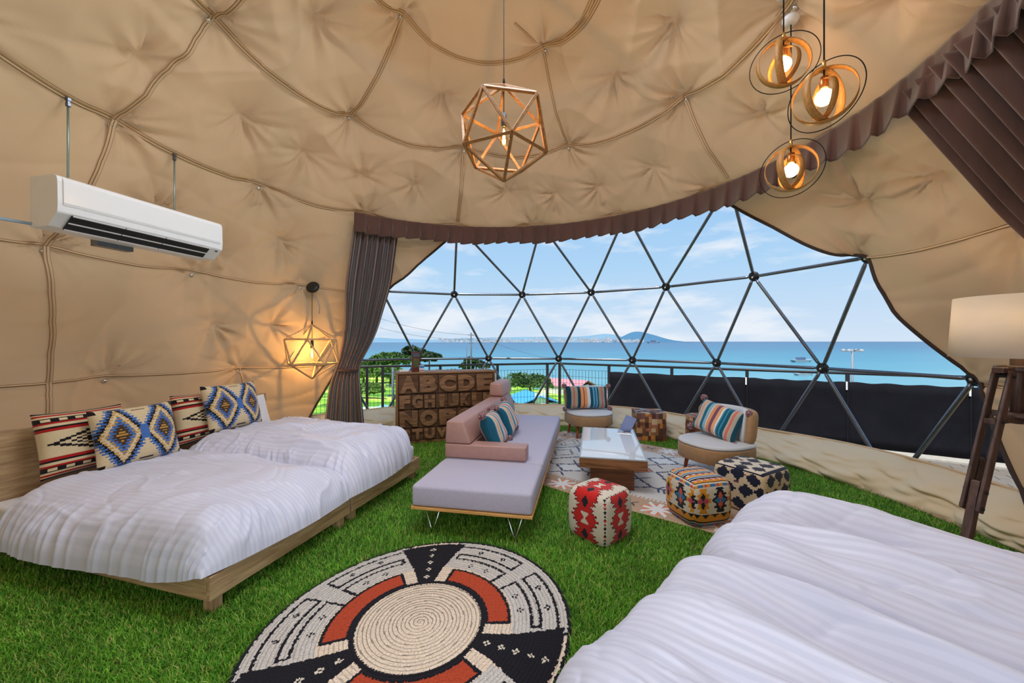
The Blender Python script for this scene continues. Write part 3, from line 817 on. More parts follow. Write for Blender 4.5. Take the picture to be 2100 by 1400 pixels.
# valance: box-pleated band hung from the ring at the top of the window
def valance(a0, a1):
    L = abs(a1 - a0) * PI / 180 * RC; n = int(L / 0.012); m_ = 12
    s = np.linspace(0, 1, n); t = np.linspace(0, 1, m_)
    S, T = np.meshgrid(s, t, indexing='ij')
    arc = S * L
    ph = (arc / 0.185 + 0.12 * np.sin(arc * 3.3)) % 1.0
    pl_ = np.where(ph < 0.80, ph / 0.80, (1 - ph) / 0.20)           # knife pleats
    amp = 0.010 + 0.05 * T ** 1.2
    rr = RC - 0.01 - amp * (pl_ - 0.2) + 0.012 * np.sin(arc * 8.0) * T
    shift = np.where(ph > 0.80, (ph - 0.80) / 0.20 * -0.045, 0) * T
    A = a0 + (a1 - a0) * (S + shift / L)
    Z = ZC + 0.015 - 0.255 * T * (1 + 0.05 * np.sin(arc * 5.1)) + 0.012 * pl_ * T
    V = np.stack([C[0] + rr * np.cos(np.radians(A)), C[1] + rr * np.sin(np.radians(A)), Z], -1).reshape(-1, 3)
    o = link('curtain_valance', mesh('curtain_valance', V, gridF(n, m_), M_velvet, True))
    so = o.modifiers.new('thickness', 'SOLIDIFY'); so.thickness = 0.006
    return tag(o, 'brown pleated velvet valance curving along the top of the window', 'valance')
valance(130.8, -30)
def curtain(label, rows, k, seed, ns=240, nt_=60):
    """rows: (t, centre, half width vector, depth vector, amplitude)"""
    t = np.linspace(0, 1, nt_); tk = np.array([r[0] for r in rows])
    def ip(j): 
        A = np.array([np.asarray(r[j], float) for r in rows]); 
        return np.stack([np.interp(t, tk, A[:, c]) for c in range(3)], 1)
    Cn, Wv, Dv = ip(1), ip(2), ip(3); am = np.interp(t, tk, [r[4] for r in rows])
    # smooth the rows
    ker = np.ones(7) / 7
    def sm(A): 
        B = np.pad(A, ((3, 3), (0, 0)), 'edge'); return np.stack([np.convolve(B[:, c], ker, 'valid') for c in range(A.shape[1])], 1)
    Cn, Wv, Dv = sm(Cn), sm(Wv), sm(Dv); am = sm(am[:, None])[:, 0]
    s = np.linspace(-1, 1, ns)
    r = np.random.default_rng(seed)
    warp = s + 0.03 * np.sin(s * 9 + r.random() * 6)
    w1 = np.sin(PI * k * warp); w2 = 0.2 * np.sin(PI * k * 1.7 * warp + 1.0)
    V = Cn[None] + s[:, None, None] * Wv[None] + (am[None, :] * (w1[:, None] + w2[:, None] * np.cos(t * 5 + s[:, None] * 3)))[..., None] * Dv[None] + (0.35 * am[None, :] * np.cos(PI * k * warp)[:, None] / k * 0)[..., None] * Wv[None]
    me = mesh('curtain', V.reshape(-1, 3), gridF(ns, nt_), M_velvet, True)
    return me
def cur(label, me, tie):
    o = thing('curtain', label, 'curtain', group='brown velvet curtains')
    d = link('drape', me, o); so = d.modifiers.new('thickness', 'SOLIDIFY'); so.thickness = 0.005
    G().tube(tie, 0.022, 8, True).out('tie_back', M_velvet, o, True)
p0, p1 = ringC(130.5, RC + 0.02, ZC - 0.10), ringC(118.5, RC + 0.02, ZC - 0.10)
cT = (p0 + p1) / 2; wT = (p1 - p0) / 2; n0 = np.array([0.5, -0.86, 0])
tie = np.array([-2.475, 5.80, 0.985])
me = curtain('', [(0, cT, wT, n0, 0.035), (0.35, (cT * 0.62 + tie * 0.38) + np.array([0.06, 0, 0]), wT * 1.0 + np.array([0.02, 0, 0]), n0, 0.07),
                  (0.58, cT * 0.25 + tie * 0.75 + np.array([0.09, 0, 0]), wT * 0.78, n0, 0.065), (0.74, tie + np.array([0.01, 0, 0.02]), np.array([0.15, 0.02, 0.0]), n0, 0.035),
                  (0.80, tie + np.array([-0.03, 0, -0.16]), np.array([0.22, 0.02, 0]), n0, 0.05), (1.0, np.array([-2.50, 5.76, 0.04]), np.array([0.29, 0.05, 0]), n0, 0.06)], 8, 2)
def ring_pts(c, rx, ry, d=(1, 0, 0)):
    return [(c[0] + rx * math.cos(x), c[1] + ry * math.sin(x), c[2] + 0.012 * math.sin(x)) for x in np.linspace(0, 2 * PI, 28, endpoint=False)]
cur('gathered brown velvet curtain tied back at the left of the window', me, ring_pts(tie + np.array([0, 0, 0.0]), 0.155, 0.07))
p0, p1 = ringC(-7.5, RC - 0.03, ZC - 0.06), ringC(-27, RC - 0.03, ZC - 0.06)
cT = (p0 + p1) / 2; wT = (p0 - p1) / 2; n0 = np.array([-0.96, 0.25, 0])
tie = np.array([3.36, 1.62, 1.05])
me = curtain('', [(0, cT, wT, n0, 0.028), (0.40, cT * 0.52 + tie * 0.48 + np.array([0.0, 0, 0]), wT * 0.92, n0, 0.05), (0.74, tie, np.array([0.02, 0.15, 0]), n0, 0.035),
                  (0.80, tie + np.array([0.0, 0, -0.16]), np.array([0.03, 0.22, 0]), n0, 0.05), (1.0, np.array([3.36, 1.60, 0.04]), np.array([0.04, 0.29, 0]), n0, 0.06)], 9, 4)
cur('brown velvet curtain hanging at the right edge above the floor lamp', me, ring_pts(tie, 0.07, 0.155))
# ================================================================== sofa
M_grey = mat('grey_tweed', s2l(190, 186, 206), 0.95, 0, 0.10, 160, 0.35, 400, sheen=0.15, spec=0.15, detail=2)
M_tan = mat('tan_leatherette', s2l(164, 112, 96), 0.55, 0, 0.10, 14, 0.15, 160, spec=0.4)
M_tanrose = mat('rose_leatherette', s2l(176, 134, 124), 0.42, 0, 0.06, 30, 0.12, 300, spec=0.6)
M_beech = wood('beech_edge', s2l(196, 140, 70), s2l(226, 174, 104), 0)
sofa = thing('sofa', 'long low sofa in grey fabric with rose bolster back and hairpin legs', 'sofa', (-0.735, 2.79, 0), math.radians(-11.0))
SW, SLn = 0.89, 2.82
def soft(lo, hi, bev, name, m, par, seg=4, noise=0.0):
    return G().box(lo, hi, bev, seg).out(name, m, par, True)
G().box((0, 0, 0.188), (SW, SLn, 0.208), 0.003).out('plinth', M_beech, sofa)
soft((0.004, 0.004, 0.209), (SW - 0.004, 0.662, 0.362), 0.026, 'seat_cushion', M_grey, sofa)
soft((0.004, 0.668, 0.209), (SW - 0.004, SLn - 0.004, 0.362), 0.026, 'seat_cushion', M_grey, sofa)
soft((0.006, 0.672, 0.364), (0.74, 0.83, 0.488), 0.014, 'armrest', M_tanrose, sofa)
# bolster back: trapezoid section running to the far end, raised headrest block
def taper(y0, y1, z0, z1, xb, xt, bev, name, m, x0=0.0):
    bm = bmesh.new()
    vs = [bm.verts.new(v) for v in [(x0, y0, z0), (xb, y0, z0), (xt, y0, z1), (x0 + 0.01, y0, z1), (x0, y1, z0), (xb, y1, z0), (xt, y1, z1), (x0 + 0.01, y1, z1)]]
    for f in [(0, 1, 2, 3), (7, 6, 5, 4), (0, 4, 5, 1), (1, 5, 6, 2), (2, 6, 7, 3), (3, 7, 4, 0)]: bm.faces.new([vs[i] for i in f])
    bmesh.ops.bevel(bm, geom=bm.edges[:], offset=bev, segments=3, profile=0.5, affect='EDGES')
    bm.verts.index_update(); bm.faces.index_update()
    V = [tuple(v.co) for v in bm.verts]; F = [[v.index for v in f.verts] for f in bm.faces]; bm.free()
    return link(name, mesh(name, V, F, m, True), sofa)
taper(0.833, SLn - 0.02, 0.364, 0.486, 0.245, 0.245, 0.01, 'back_base', M_tanrose, 0.006)
taper(0.675, SLn - 0.02, 0.490, 0.690, 0.245, 0.175, 0.018, 'backrest', M_tanrose, 0.006)
taper(2.22, SLn - 0.03, 0.692, 0.870, 0.21, 0.175, 0.03, 'headrest', M_tanrose, 0.012)
for (x, y) in ((0.13, 0.10), (0.75, 0.10), (0.13, SLn - 0.12), (0.75, SLn - 0.12), (0.13, 1.3), (0.75, 1.3)):
    pts = [(x - 0.062, y, 0.188), (x - 0.012, y, 0.012), (x, y, 0.0055), (x + 0.012, y, 0.012), (x + 0.062, y, 0.188)]
    G().tube(pts, 0.0055, 8).out('leg', M_chrome, sofa, True)
RS = math.radians(-11.0)
def sl(x, y): 
    return (-0.735 + x * math.cos(RS) - y * math.sin(RS), 2.79 + x * math.sin(RS) + y * math.cos(RS))
p = sl(0.36, 1.06); cushion('cushion', 'teal and peach striped cushion with pompoms, nearest on the sofa', 'str2', 0.46, 0.34, 0.15, (p[0], p[1], 0.545), RS + PI / 2 + 0.10, -0.42, 'striped pompom cushions', 0.05, True)
p = sl(0.37, 1.62); cushion('cushion', 'teal and peach striped cushion behind the first, further along the sofa', 'str2', 0.46, 0.34, 0.15, (p[0], p[1], 0.545), RS + PI / 2 + 0.02, -0.42, 'striped pompom cushions', -0.05, True)

# ================================================================== lounge chairs
M_pale = mat('pale_linen', s2l(214, 216, 220), 0.95, 0, 0.05, 120, 0.25, 400, sheen=0.15, spec=0.15)
M_camel = mat('camel_suede', s2l(176, 138, 100), 0.85, 0, 0.10, 20, 0.15, 200, sheen=0.2, spec=0.25)
M_leg = wood('red_wood_leg', s2l(140, 62, 28), s2l(176, 90, 46), 2)
def plan(k, w, d):                                # D-shaped seat plan, straight at the back (+y), round at the front
    a = np.linspace(0, 2 * PI, k, endpoint=False)
    x = np.sign(np.cos(a)) * np.abs(np.cos(a)) ** 0.75 * w / 2
    y = np.sin(a); y = np.where(y > 0, np.abs(y) ** 0.45 * d * 0.42, -np.abs(y) ** 0.85 * d * 0.58)
    return np.stack([x, y], 1)
def slab(w, d, z0, z1, bev, k=64):
    V, F = [], []
    ring = []
    prof = [(1, z0), (1, z1 - bev)] + [(None, x) for x in np.linspace(0, 1, 5)[1:]]
    base = plan(k, w, d)
    lv = [(0.0, z0 + bev), (0, z1 - bev)]
    offs = [(bev * 0.6, z0), (0, z0 + bev * 0.6)] + [(bev * (1 - math.cos(x)), z1 - bev + bev * math.sin(x)) for x in np.linspace(0, PI / 2, 5)] + [(0.12, z1 + 0.012), (0.22, z1 + 0.018)]
    for (o_, z) in offs:
        sc = np.stack([base[:, 0] * (1 - o_ / (w / 2)), base[:, 1] * (1 - o_ / (d / 2))], 1)
        V += [(x, y, z) for x, y in sc]
    m_ = len(offs)
    for i in range(m_ - 1):
        for q in range(k): F.append([i * k + q, i * k + (q + 1) % k, (i + 1) * k + (q + 1) % k, (i + 1) * k + q])
    F.append(list(range(k))[::-1]); F.append([(m_ - 1) * k + q for q in range(k)])
    return V, F
def chair(label, loc, rz, group):
    t = thing('lounge_chair', label, 'chair', loc, rz, group)
    V, F = slab(0.66, 0.62, 0.205, 0.345, 0.012); link('seat_base', mesh('seat_base', V, F, M_camel, True), t)
    V, F = slab(0.655, 0.615, 0.346, 0.385, 0.022); link('seat_pad', mesh('seat_pad', V, F, M_pale, True), t)
    # curved backrest, wrapped round the rear edge
    k = 36; ang = np.linspace(math.radians(20), math.radians(160), k)
    sec = []
    for th in np.linspace(0, 2 * PI, 24, endpoint=False):
        sec.append((0.066 * np.sign(math.cos(th)) * abs(math.cos(th)) ** 0.6, 0.165 * np.sign(math.sin(th)) * abs(math.sin(th)) ** 0.42))
    for nm, m_, inner in (('backrest', M_camel, False), ('back_pad', M_pale, True)):
        V, F = [], []
        for a_ in ang:
            endf = min(1.0, (1 - abs((a_ - PI / 2) / math.radians(70))) / 0.16 + 0.001); endf = math.sin(max(endf, 0.02) * PI / 2)
            for (r_, z_) in sec:
                zz_ = 0.545 + z_ * (0.72 + 0.28 * endf) + (0.012 if inner else 0)
                off = r_ * max(endf, 0.25)
                if inner: off = -0.052 + r_ * 0.5 * max(endf, 0.3)
                lean_ = (zz_ - 0.39) * 0.18
                rx, ry = 0.300 + off + lean_ * 0.3, 0.235 + off + lean_
                V.append((rx * math.cos(a_), 0.005 + ry * math.sin(a_), zz_))
        ms = len(sec)
        for i_ in range(k - 1):
            for q in range(ms): F.append([i_ * ms + q, (i_ + 1) * ms + q, (i_ + 1) * ms + (q + 1) % ms, i_ * ms + (q + 1) % ms])
        F.append(list(range(ms))); F.append([(k - 1) * ms + q for q in range(ms)][::-1])
        link(nm, mesh(nm, V, F, m_, True), t)
    for (x, y) in ((0.21, -0.17), (-0.21, -0.17), (0.22, 0.17), (-0.22, 0.17)):
        G().tube([(x * 1.12, y * 1.15, 0.0), (x, y, 0.206)], [0.014, 0.024], 12).out('leg', M_leg, t, True)
    return t
ch1 = (1.13, 5.72); rz1 = math.radians(8)
chair('lounge chair with pale seat standing beyond the sofa, by the wire fence', (*ch1, 0), rz1, 'lounge chairs')
cushion('cushion', 'orange and navy striped cushion upright on the lounge chair beyond the sofa', 'str', 0.66, 0.33, 0.14, (ch1[0] - 0.02, ch1[1] - 0.01, 0.575), rz1, -0.22, 'striped pompom cushions', 0.02, True)
ch2 = (2.13, 4.02); rz2 = math.radians(-66)
chair('camel lounge chair with pale seat between the coffee table and the window', (*ch2, 0), rz2, 'lounge chairs')
cushion('cushion', 'teal striped cushion tilted on the camel lounge chair near the window', 'str2', 0.48, 0.34, 0.15, (ch2[0] + 0.03, ch2[1] + 0.02, 0.575), rz2 + 0.15, -0.40, 'striped pompom cushions', 0.22, True)

# ================================================================== coffee table
M_walnut = wood('walnut_board', s2l(104, 66, 40), s2l(156, 106, 68), 0, 0.45)
M_walnutz = wood('walnut_leg', s2l(84, 50, 30), s2l(126, 80, 50), 0, 0.45)
M_frame = mat('brushed_frame', (0.62, 0.60, 0.60), 0.35, 0.6, 0.05)
M_glass = mat('glass_top', (0.78, 0.82, 0.86), 0.04, 0.0, 0.02, spec=1.0)
a_ = math.atan2(3.455 - 3.577, 1.21 - 0.624)
table = thing('coffee_table', 'low walnut coffee table with a mirror-bright glass top and block legs', 'table', (0.624, 3.577, 0), a_)
TW, TL = 0.605, 1.27
G().box((0, 0, 0.235), (TW, 0.03, 0.322), 0.003).out('apron', M_walnut, table)
G().box((0, TL - 0.03, 0.235), (TW, TL, 0.322), 0.003).out('apron', M_walnut, table)
M_walnuty = wood('walnut_side', s2l(104, 66, 40), s2l(156, 106, 68), 1, 0.45)
for x in (0, TW - 0.03): G().box((x, 0.0305, 0.235), (x + 0.03, TL - 0.0305, 0.322), 0.003).out('apron', M_walnuty, table)
G().box((0.031, 0.031, 0.30), (TW - 0.031, TL - 0.031, 0.314)).out('top_panel', M_walnut, table)
gl_ = G().box((0.012, 0.012, 0.323), (TW - 0.012, TL - 0.012, 0.331), 0.002).out('glass_top', M_glass, table)
fr = [((0, 0, 0.322), (TW, 0.0115, 0.333)), ((0, TL - 0.0115, 0.322), (TW, TL, 0.333)), ((0, 0.012, 0.322), (0.0115, TL - 0.012, 0.333)), ((TW - 0.0115, 0.012, 0.322), (TW, TL - 0.012, 0.333))]
for lo, hi in fr: G().box(lo, hi, 0.001).out('metal_edge', M_frame, table)
for (y0, y1) in ((0.10, 0.17), (TL - 0.17, TL - 0.10)):
    G().box((0.10, y0, 0.012), (0.50, y1, 0.2345), 0.003).out('leg_block', M_walnutz, table)
G().box((0.27, 0.171, 0.05), (0.33, TL - 0.171, 0.13), 0.003).out('stretcher', M_walnuty, table)
# slanted acrylic card stand on the table
M_card = mat('pale_card', s2l(150, 164, 210), 0.35, 0, 0.03, spec=0.5)
M_cardrim = mat('card_rim', s2l(120, 146, 200), 0.3, 0, 0.05)
st = thing('card_stand', 'slanted pale blue card stand at the far end of the coffee table', 'stand', (1.33, 4.55, 0.332), math.radians(-22))
g = G()
Rm = Matrix.Translation((0, 0, 0.012)) @ Matrix.Rotation(math.radians(24), 4, 'X') @ Matrix.Rotation(math.radians(22), 4, 'Y')
G().box((-0.06, -0.004, 0.0), (0.06, 0.004, 0.215), 0.003, M=Rm).out('card', M_card, st)
for x in (-0.062, 0.057): G().box((x, -0.0055, -0.003), (x + 0.005, 0.0055, 0.218), 0.001, M=Rm).out('rim', M_cardrim, st)
for z_ in (-0.004, 0.2155): G().box((-0.062, -0.0055, z_), (0.062, 0.0055, z_ + 0.005), 0.001, M=Rm).out('rim', M_cardrim, st)
G().box((-0.075, -0.05, 0.0), (0.075, 0.06, 0.010), 0.004).out('foot', M_chrome, st)

# ================================================================== patchwork wood stools
PAL = [s2l(120, 72, 46), s2l(156, 104, 66), s2l(92, 52, 36), s2l(190, 142, 96), s2l(206, 176, 140), s2l(176, 104, 74), s2l(84, 64, 54), s2l(150, 160, 165), s2l(200, 130, 60), s2l(128, 88, 80), s2l(72, 40, 30)]
PM = [wood('patch_%d' % k, tuple(np.array(c) * 0.78), tuple(np.minimum(np.array(c) * 1.18, 1)), 2, 0.55) for k, c in enumerate(PAL)]
def patch_cells(w, h, r, mn, mx):
    cells = [(0, 0, w, h)]; out = []
    while cells:
        x, y, a, b = cells.pop()
        if (a > mx or b > mx) or ((a > 2.1 * mn and b > 2.1 * mn) and r.random() < 0.45):
            if a > b: c = r.uniform(0.35, 0.65) * a; cells += [(x, y, c, b), (x + c, y, a - c, b)]
            else: c = r.uniform(0.35, 0.65) * b; cells += [(x, y, a, c), (x, y + c, a, b - c)]
        else: out.append((x, y, a, b))
    return out
def wood_cube(label, loc, rz, s):
    t = thing('patchwork_stool', label, 'stool', loc, rz, 'patchwork wood stools'); r = random.Random(11)
    G().box((-s / 2 + 0.012, -s / 2 + 0.012, 0.003), (s / 2 - 0.012, s / 2 - 0.012, s - 0.012), 0.01).out('core', PM[2], t)
    for M4 in (Matrix.Translation((-s / 2, -s / 2, 0)) @ Matrix.Rotation(PI / 2, 4, 'X'), Matrix.Translation((s / 2, -s / 2, 0)) @ Matrix.Rotation(PI / 2, 4, 'Z') @ Matrix.Rotation(PI / 2, 4, 'X'),
               Matrix.Translation((s / 2, s / 2, 0)) @ Matrix.Rotation(PI, 4, 'Z') @ Matrix.Rotation(PI / 2, 4, 'X'), Matrix.Translation((-s / 2, s / 2, 0)) @ Matrix.Rotation(-PI / 2, 4, 'Z') @ Matrix.Rotation(PI / 2, 4, 'X'),
               Matrix.Translation((-s / 2, -s / 2, s))):
        for (x, y, a, b) in patch_cells(s, s, r, 0.03, 0.085):
            d = r.uniform(0.0, 0.004)
            G().box((x + 0.0008, y + 0.0008, -0.012), (x + a - 0.0008, y + b - 0.0008, -0.002 + d), 0.0, M=M4).out('block', PM[r.choice((0, 0, 1, 1, 2, 2, 3, 4, 5, 6, 7, 8, 9, 10))], t)
wood_cube('cube stool of patchwork wood blocks at the far corner of the rug', (1.965, 5.56, 0), math.radians(-8), 0.40)
t = thing('patchwork_stool', 'round patchwork wood stool half hidden behind the camel lounge chair', 'stool', (2.53, 5.14, 0), 0, 'patchwork wood stools')
G().lathe([(0.19, 0.002), (0.19, 0.40), (0.17, 0.405)], 40).out('core', PM[2], t)
r = random.Random(4); nb = 22
for q in range(9):
    for k in range(nb):
        a0 = 2 * PI * (k + 0.5 * (q % 2)) / nb; da = 2 * PI / nb - 0.006; z0 = 0.004 + q * 0.0446
        R0, R1 = 0.186, 0.2 + r.uniform(-0.002, 0.002)
        V = []
        for z_ in (z0, z0 + 0.0436):
            for rad in (R0, R1):
                for x in (0, 0.5, 1): V.append((rad * math.cos(a0 + da * x), rad * math.sin(a0 + da * x), z_))
        Fq = [[3, 4, 10, 9], [4, 5, 11, 10], [6, 7, 10, 9][::-1], [7, 8, 11, 10][::-1], [0, 1, 4, 3], [1, 2, 5, 4], [0, 3, 9, 6], [2, 8, 11, 5]]
        G().add(V, Fq).out('block', PM[r.choice((0, 0, 1, 1, 2, 3, 4, 5, 6, 7, 9, 10))], t)
for q, (ra, rb, kk) in enumerate(((0.0, 0.07, 6), (0.07, 0.135, 12), (0.135, 0.2, 18))):
    for k in range(kk):
        a0 = 2 * PI * k / kk; da = 2 * PI / kk - 0.01
        V = []
        for z_ in (0.404, 0.412 + r.uniform(0, 0.003)):
            for rad in (ra + 0.001, rb):
                for x in (0, 0.5, 1): V.append((rad * math.cos(a0 + da * x), rad * math.sin(a0 + da * x), z_))
        Fq = [[3, 4, 10, 9], [4, 5, 11, 10], [6, 7, 10, 9][::-1], [7, 8, 11, 10][::-1], [0, 3, 9, 6], [2, 8, 11, 5], [0, 6, 7, 1], [1, 7, 8, 2]]
        G().add(V, Fq).out('block', PM[r.choice((0, 1, 3, 4, 5, 7, 9))], t)

# ================================================================== kilim poufs
def pouf(label, loc, rz, s, hgt, colf, n=44, k=7.0, name='kilim_pouf'):
    u = np.linspace(-1, 1, n + 1); Ug, Vg = np.meshgrid(u, u, indexing='ij'); o1 = np.ones_like(Ug)
    faces = [(Ug, -o1, Vg), (o1, Ug, Vg), (-Ug, o1, Vg), (-o1, -Ug, Vg), (Ug, Vg, o1), (Ug, -Vg, -o1)]
    um = ((Ug[:-1, :-1] + Ug[1:, 1:]) / 2).ravel(); vm = ((Vg[:-1, :-1] + Vg[1:, 1:]) / 2).ravel()
    V, F, Cc = [], [], []
    for f, (x, y, z) in enumerate(faces):
        p = np.stack([x, y, z], -1).reshape(-1, 3)
        d = (np.abs(p) ** k).sum(1) ** (1 / k)
        p = p / d[:, None] * 1.035
        p = np.clip(p, -1.2, 1.2); bul = 1 + 0.05 * (1 - np.clip(p[:, 2] ** 2, 0, 1))
        p[:, 0] *= bul; p[:, 1] *= bul
        p[:, 2] = np.where(p[:, 2] < -0.985, -0.985, p[:, 2])
        V.append(p * np.array([s / 2 * 0.965, s / 2 * 0.965, hgt / 2]) + np.array([0, 0, hgt / 2 * 0.985 + 0.002]))
        F.append(gridF(n + 1, n + 1) + f * (n + 1) ** 2); Cc.append(colf(f, um, vm))
    o = link(name, mesh(name, np.concatenate(V), np.concatenate(F), M_kilim, True, np.concatenate(Cc)))
    o.location = loc; o.rotation_euler = (0, 0, rz)
    return tag(o, label, 'pouf', 'kilim poufs')
IVO = s2l(226, 214, 196); RD = s2l(206, 36, 32); DRD = s2l(96, 20, 28); DK = s2l(22, 26, 36); ORG = s2l(230, 150, 40); PNK = s2l(196, 80, 100); BL2 = s2l(50, 120, 170); COR = s2l(220, 96, 76)
def tri(x, p): return np.abs(((x / p) % 1) - 0.5) * 2
def pf_red(f, u, v):
    c = np.tile(IVO, (len(u), 1)).astype(float)
    if f in (4, 5): u, v = v, u
    vv = v * 1.0
    env = 0.34 + 0.30 * (1 - tri(vv + 0.42, 0.85)) * 1.0
    saw = 0.20 * (tri(vv, 0.19))
    w = env + saw - 0.09
    a = np.abs(u)
    setc(c, a < w, DRD); setc(c, a < w - 0.07, RD)
    for cv in (-0.62, 0.62): setc(c, (a / 0.17 + np.abs(v - cv) / 0.26) < 1, DK)
    setc(c, (a < 0.04 + np.abs(v) * 0.75) & (np.abs(v) < 0.24), IVO)
    e = a > 0.90; sw = tri(v, 0.16)
    setc(c, e & (np.abs(a - 1.0) < 0.09 * sw), np.array(DK)); setc(c, e & (np.abs(a - 1.0) < 0.09 * sw) & ((np.floor(v / 0.16) % 4) == 0), np.array(RD))
    return c
def pf_multi(f, u, v):
    c = np.tile(IVO, (len(u), 1)).astype(float)
    if f in (4, 5):
        b = np.floor((v + 1) * 5)
        z = tri(u + 0.1 * b, 0.32)
        setc(c, (v % 0.5) < 0.10 + 0.12 * z, ORG); setc(c, ((v + 0.25) % 0.5) < 0.06, DK); setc(c, ((v + 0.12) % 0.5) < 0.07, BL2); setc(c, (((v + 0.36) % 0.5) < 0.10) & (z > 0.5), PNK); return c
    z = tri(u, 0.42)
    setc(c, v < -0.36, DK); setc(c, (v < -0.52 + 0.20 * (1 - z) - 0.02) & (v > -0.72), ORG); setc(c, (v < -0.70) & (v > -0.76), DK); setc(c, (v < -0.76) & (v > -0.83), IVO); setc(c, (v < -0.83), BL2)
    setc(c, (v < -0.83) & (((u * 2) % 1) < 0.4), PNK)
    setc(c, v > 0.72, ORG); setc(c, (v > 0.72) & (((u * 1.6 + 0.3) % 1) < 0.45), BL2); setc(c, (v > 0.72) & (((u * 1.6 + 0.75) % 1) < 0.2), PNK); setc(c, (v > 0.86) & (v < 0.94), IVO); setc(c, v > 0.94, DK)
    for cu, o_, i1, i2 in ((-0.55, ORG, DK, PNK), (0.25, DK, COR, BL2), (0.95, ORG, DK, PNK), (-1.2, DK, COR, BL2)):
        a = np.abs(u - cu); vv = np.abs(v - 0.17)
        st_ = np.floor(vv / 0.10)
        wdt = np.array([0.38, 0.24, 0.30, 0.16, 0.20, 0.0, 0, 0, 0, 0])[np.clip(st_, 0, 9).astype(int)]
        m1 = (a < wdt - 0.3 * (vv % 0.10)) & (vv < 0.50); setc(c, m1, o_)
        setc(c, (a / 0.30 + vv / 0.20) < 1, i2); setc(c, (a / 0.11 + np.abs((vv % 0.34) - 0.17) / 0.18 < 1) & (vv < 0.34), i1)
    return c
def pf_navy(f, u, v):
    c = np.tile(s2l(222, 198, 164), (len(u), 1)).astype(float)
    if f in (4,): 
        c[:] = s2l(230, 216, 196)
    uu = u + 0.5 * v; vv = v - 0.3 * u
    ku = np.floor(u * 14) / 14; kv = np.floor(v * 14) / 14
    for cu, cv in ((-0.6, 0.6), (0.0, 0.72), (0.6, 0.6), (-0.85, -0.1), (-0.3, 0.0), (0.3, 0.05), (0.85, 0.1), (-0.6, -0.65), (0.05, -0.6), (0.65, -0.6)):
        d = np.abs(ku - cu) + np.abs(kv - cv); d2 = np.maximum(np.abs(ku - cu), np.abs(kv - cv))
        setc(c, (d < 0.30) | ((d2 < 0.24) & (np.minimum(np.abs(ku - cu), np.abs(kv - cv)) < 0.06)), NAVY)
    setc(c, (np.abs(u) < 0.10) & (np.abs(v - 0.35) < 0.05), s2l(110, 60, 80))
    setc(c, np.abs(np.abs(v) - 0.95) < 0.05, NAVY)
    return c
pouf('red and ivory kilim cube pouf standing on the grass', (0.637, 2.80, 0), math.radians(41), 0.335, 0.35, pf_red)
pouf('orange, black and blue kilim pouf at the corner of the rug', (1.46, 3.04, 0.012), math.radians(14), 0.36, 0.36, pf_multi, k=5.0)
pouf('cream kilim pouf with navy stepped motifs beside the right bed', (2.02, 3.26, 0.012), math.radians(30), 0.42, 0.36, pf_navy, k=8.0)

# ================================================================== letter cabinet
M_cab = wood('cabinet_walnut', s2l(92, 62, 40), s2l(158, 116, 80), 0, 0.5, 2.6)
M_cabd = wood('cabinet_case', s2l(110, 74, 44), s2l(160, 114, 72), 0, 0.5)
M_drawer_shade = wood('drawer_recess_shade', s2l(70, 46, 30), s2l(112, 78, 50), 0, 0.6, 2.6)  # darker than the letters: recess shade put into the wood colour
M_cabdark = mat('cabinet_gap', s2l(40, 26, 18), 0.8)
cab_a = math.atan2(5.60 - 5.17, -0.235 + 1.55)
CWd = math.hypot(5.60 - 5.17, -0.235 + 1.55); CH = 0.98; CD = 0.40
cab = thing('letter_cabinet', 'dark wood drawer cabinet carved with the letters of the alphabet', 'cabinet', (-1.555, 5.17, 0), cab_a)
G().box((0, 0.0, 0.955), (CWd, CD, CH), 0.003).out('top', M_cabd, cab)
for x in (0, CWd - 0.028): G().box((x, 0, 0.05), (x + 0.028, CD, 0.9545), 0.002).out('side', wood('cabinet_side', s2l(110, 74, 44), s2l(160, 114, 72), 2, 0.5), cab)
G().box((0.0285, CD - 0.015, 0.05), (CWd - 0.0285, CD, 0.9545)).out('back', M_cabdark, cab)
G().box((0.0285, 0.03, 0.05), (CWd - 0.0285, CD - 0.016, 0.9545)).out('carcass', M_cabdark, cab)
G().box((0.0, 0.01, 0.003), (CWd, CD - 0.01, 0.0495), 0.002).out('plinth', M_cabd, cab)
rows = [('ABCDE', 0.262), ('FGHIJKLM', 0.205), ('NOPQR', 0.248), ('STUVWXYZ', 0.170)]
def letter_mesh(ch, w, h):
    cu = bpy.data.curves.new('letter', 'FONT'); cu.body = ch; cu.size = 1.0; cu.offset = 0.045; cu.extrude = 0.05; cu.bevel_depth = 0.03; cu.bevel_resolution = 1; cu.resolution_u = 5
    o = bpy.data.objects.new('tmp', cu); COL.objects.link(o)
    dg = bpy.context.evaluated_depsgraph_get(); me = bpy.data.meshes.new_from_object(o.evaluated_get(dg))
    bpy.data.objects.remove(o); bpy.data.curves.remove(cu)
    V = np.zeros(len(me.vertices) * 3, dtype=np.float32); me.vertices.foreach_get('co', V); V = V.reshape(-1, 3)
    lo, hi = V.min(0), V.max(0); q = (V - (lo + hi) / 2) / np.maximum(hi - lo, 1e-6)
    fx = 0.92 if ch != 'I' else 0.45
    W = np.stack([q[:, 0] * w * fx, q[:, 2] * -0.026, q[:, 1] * h * 0.90], 1)
    me.vertices.foreach_set('co', W.astype(np.float32).ravel()); me.materials.clear(); me.materials.append(M_cab); me.name = 'letter'
    return me
z = 0.948
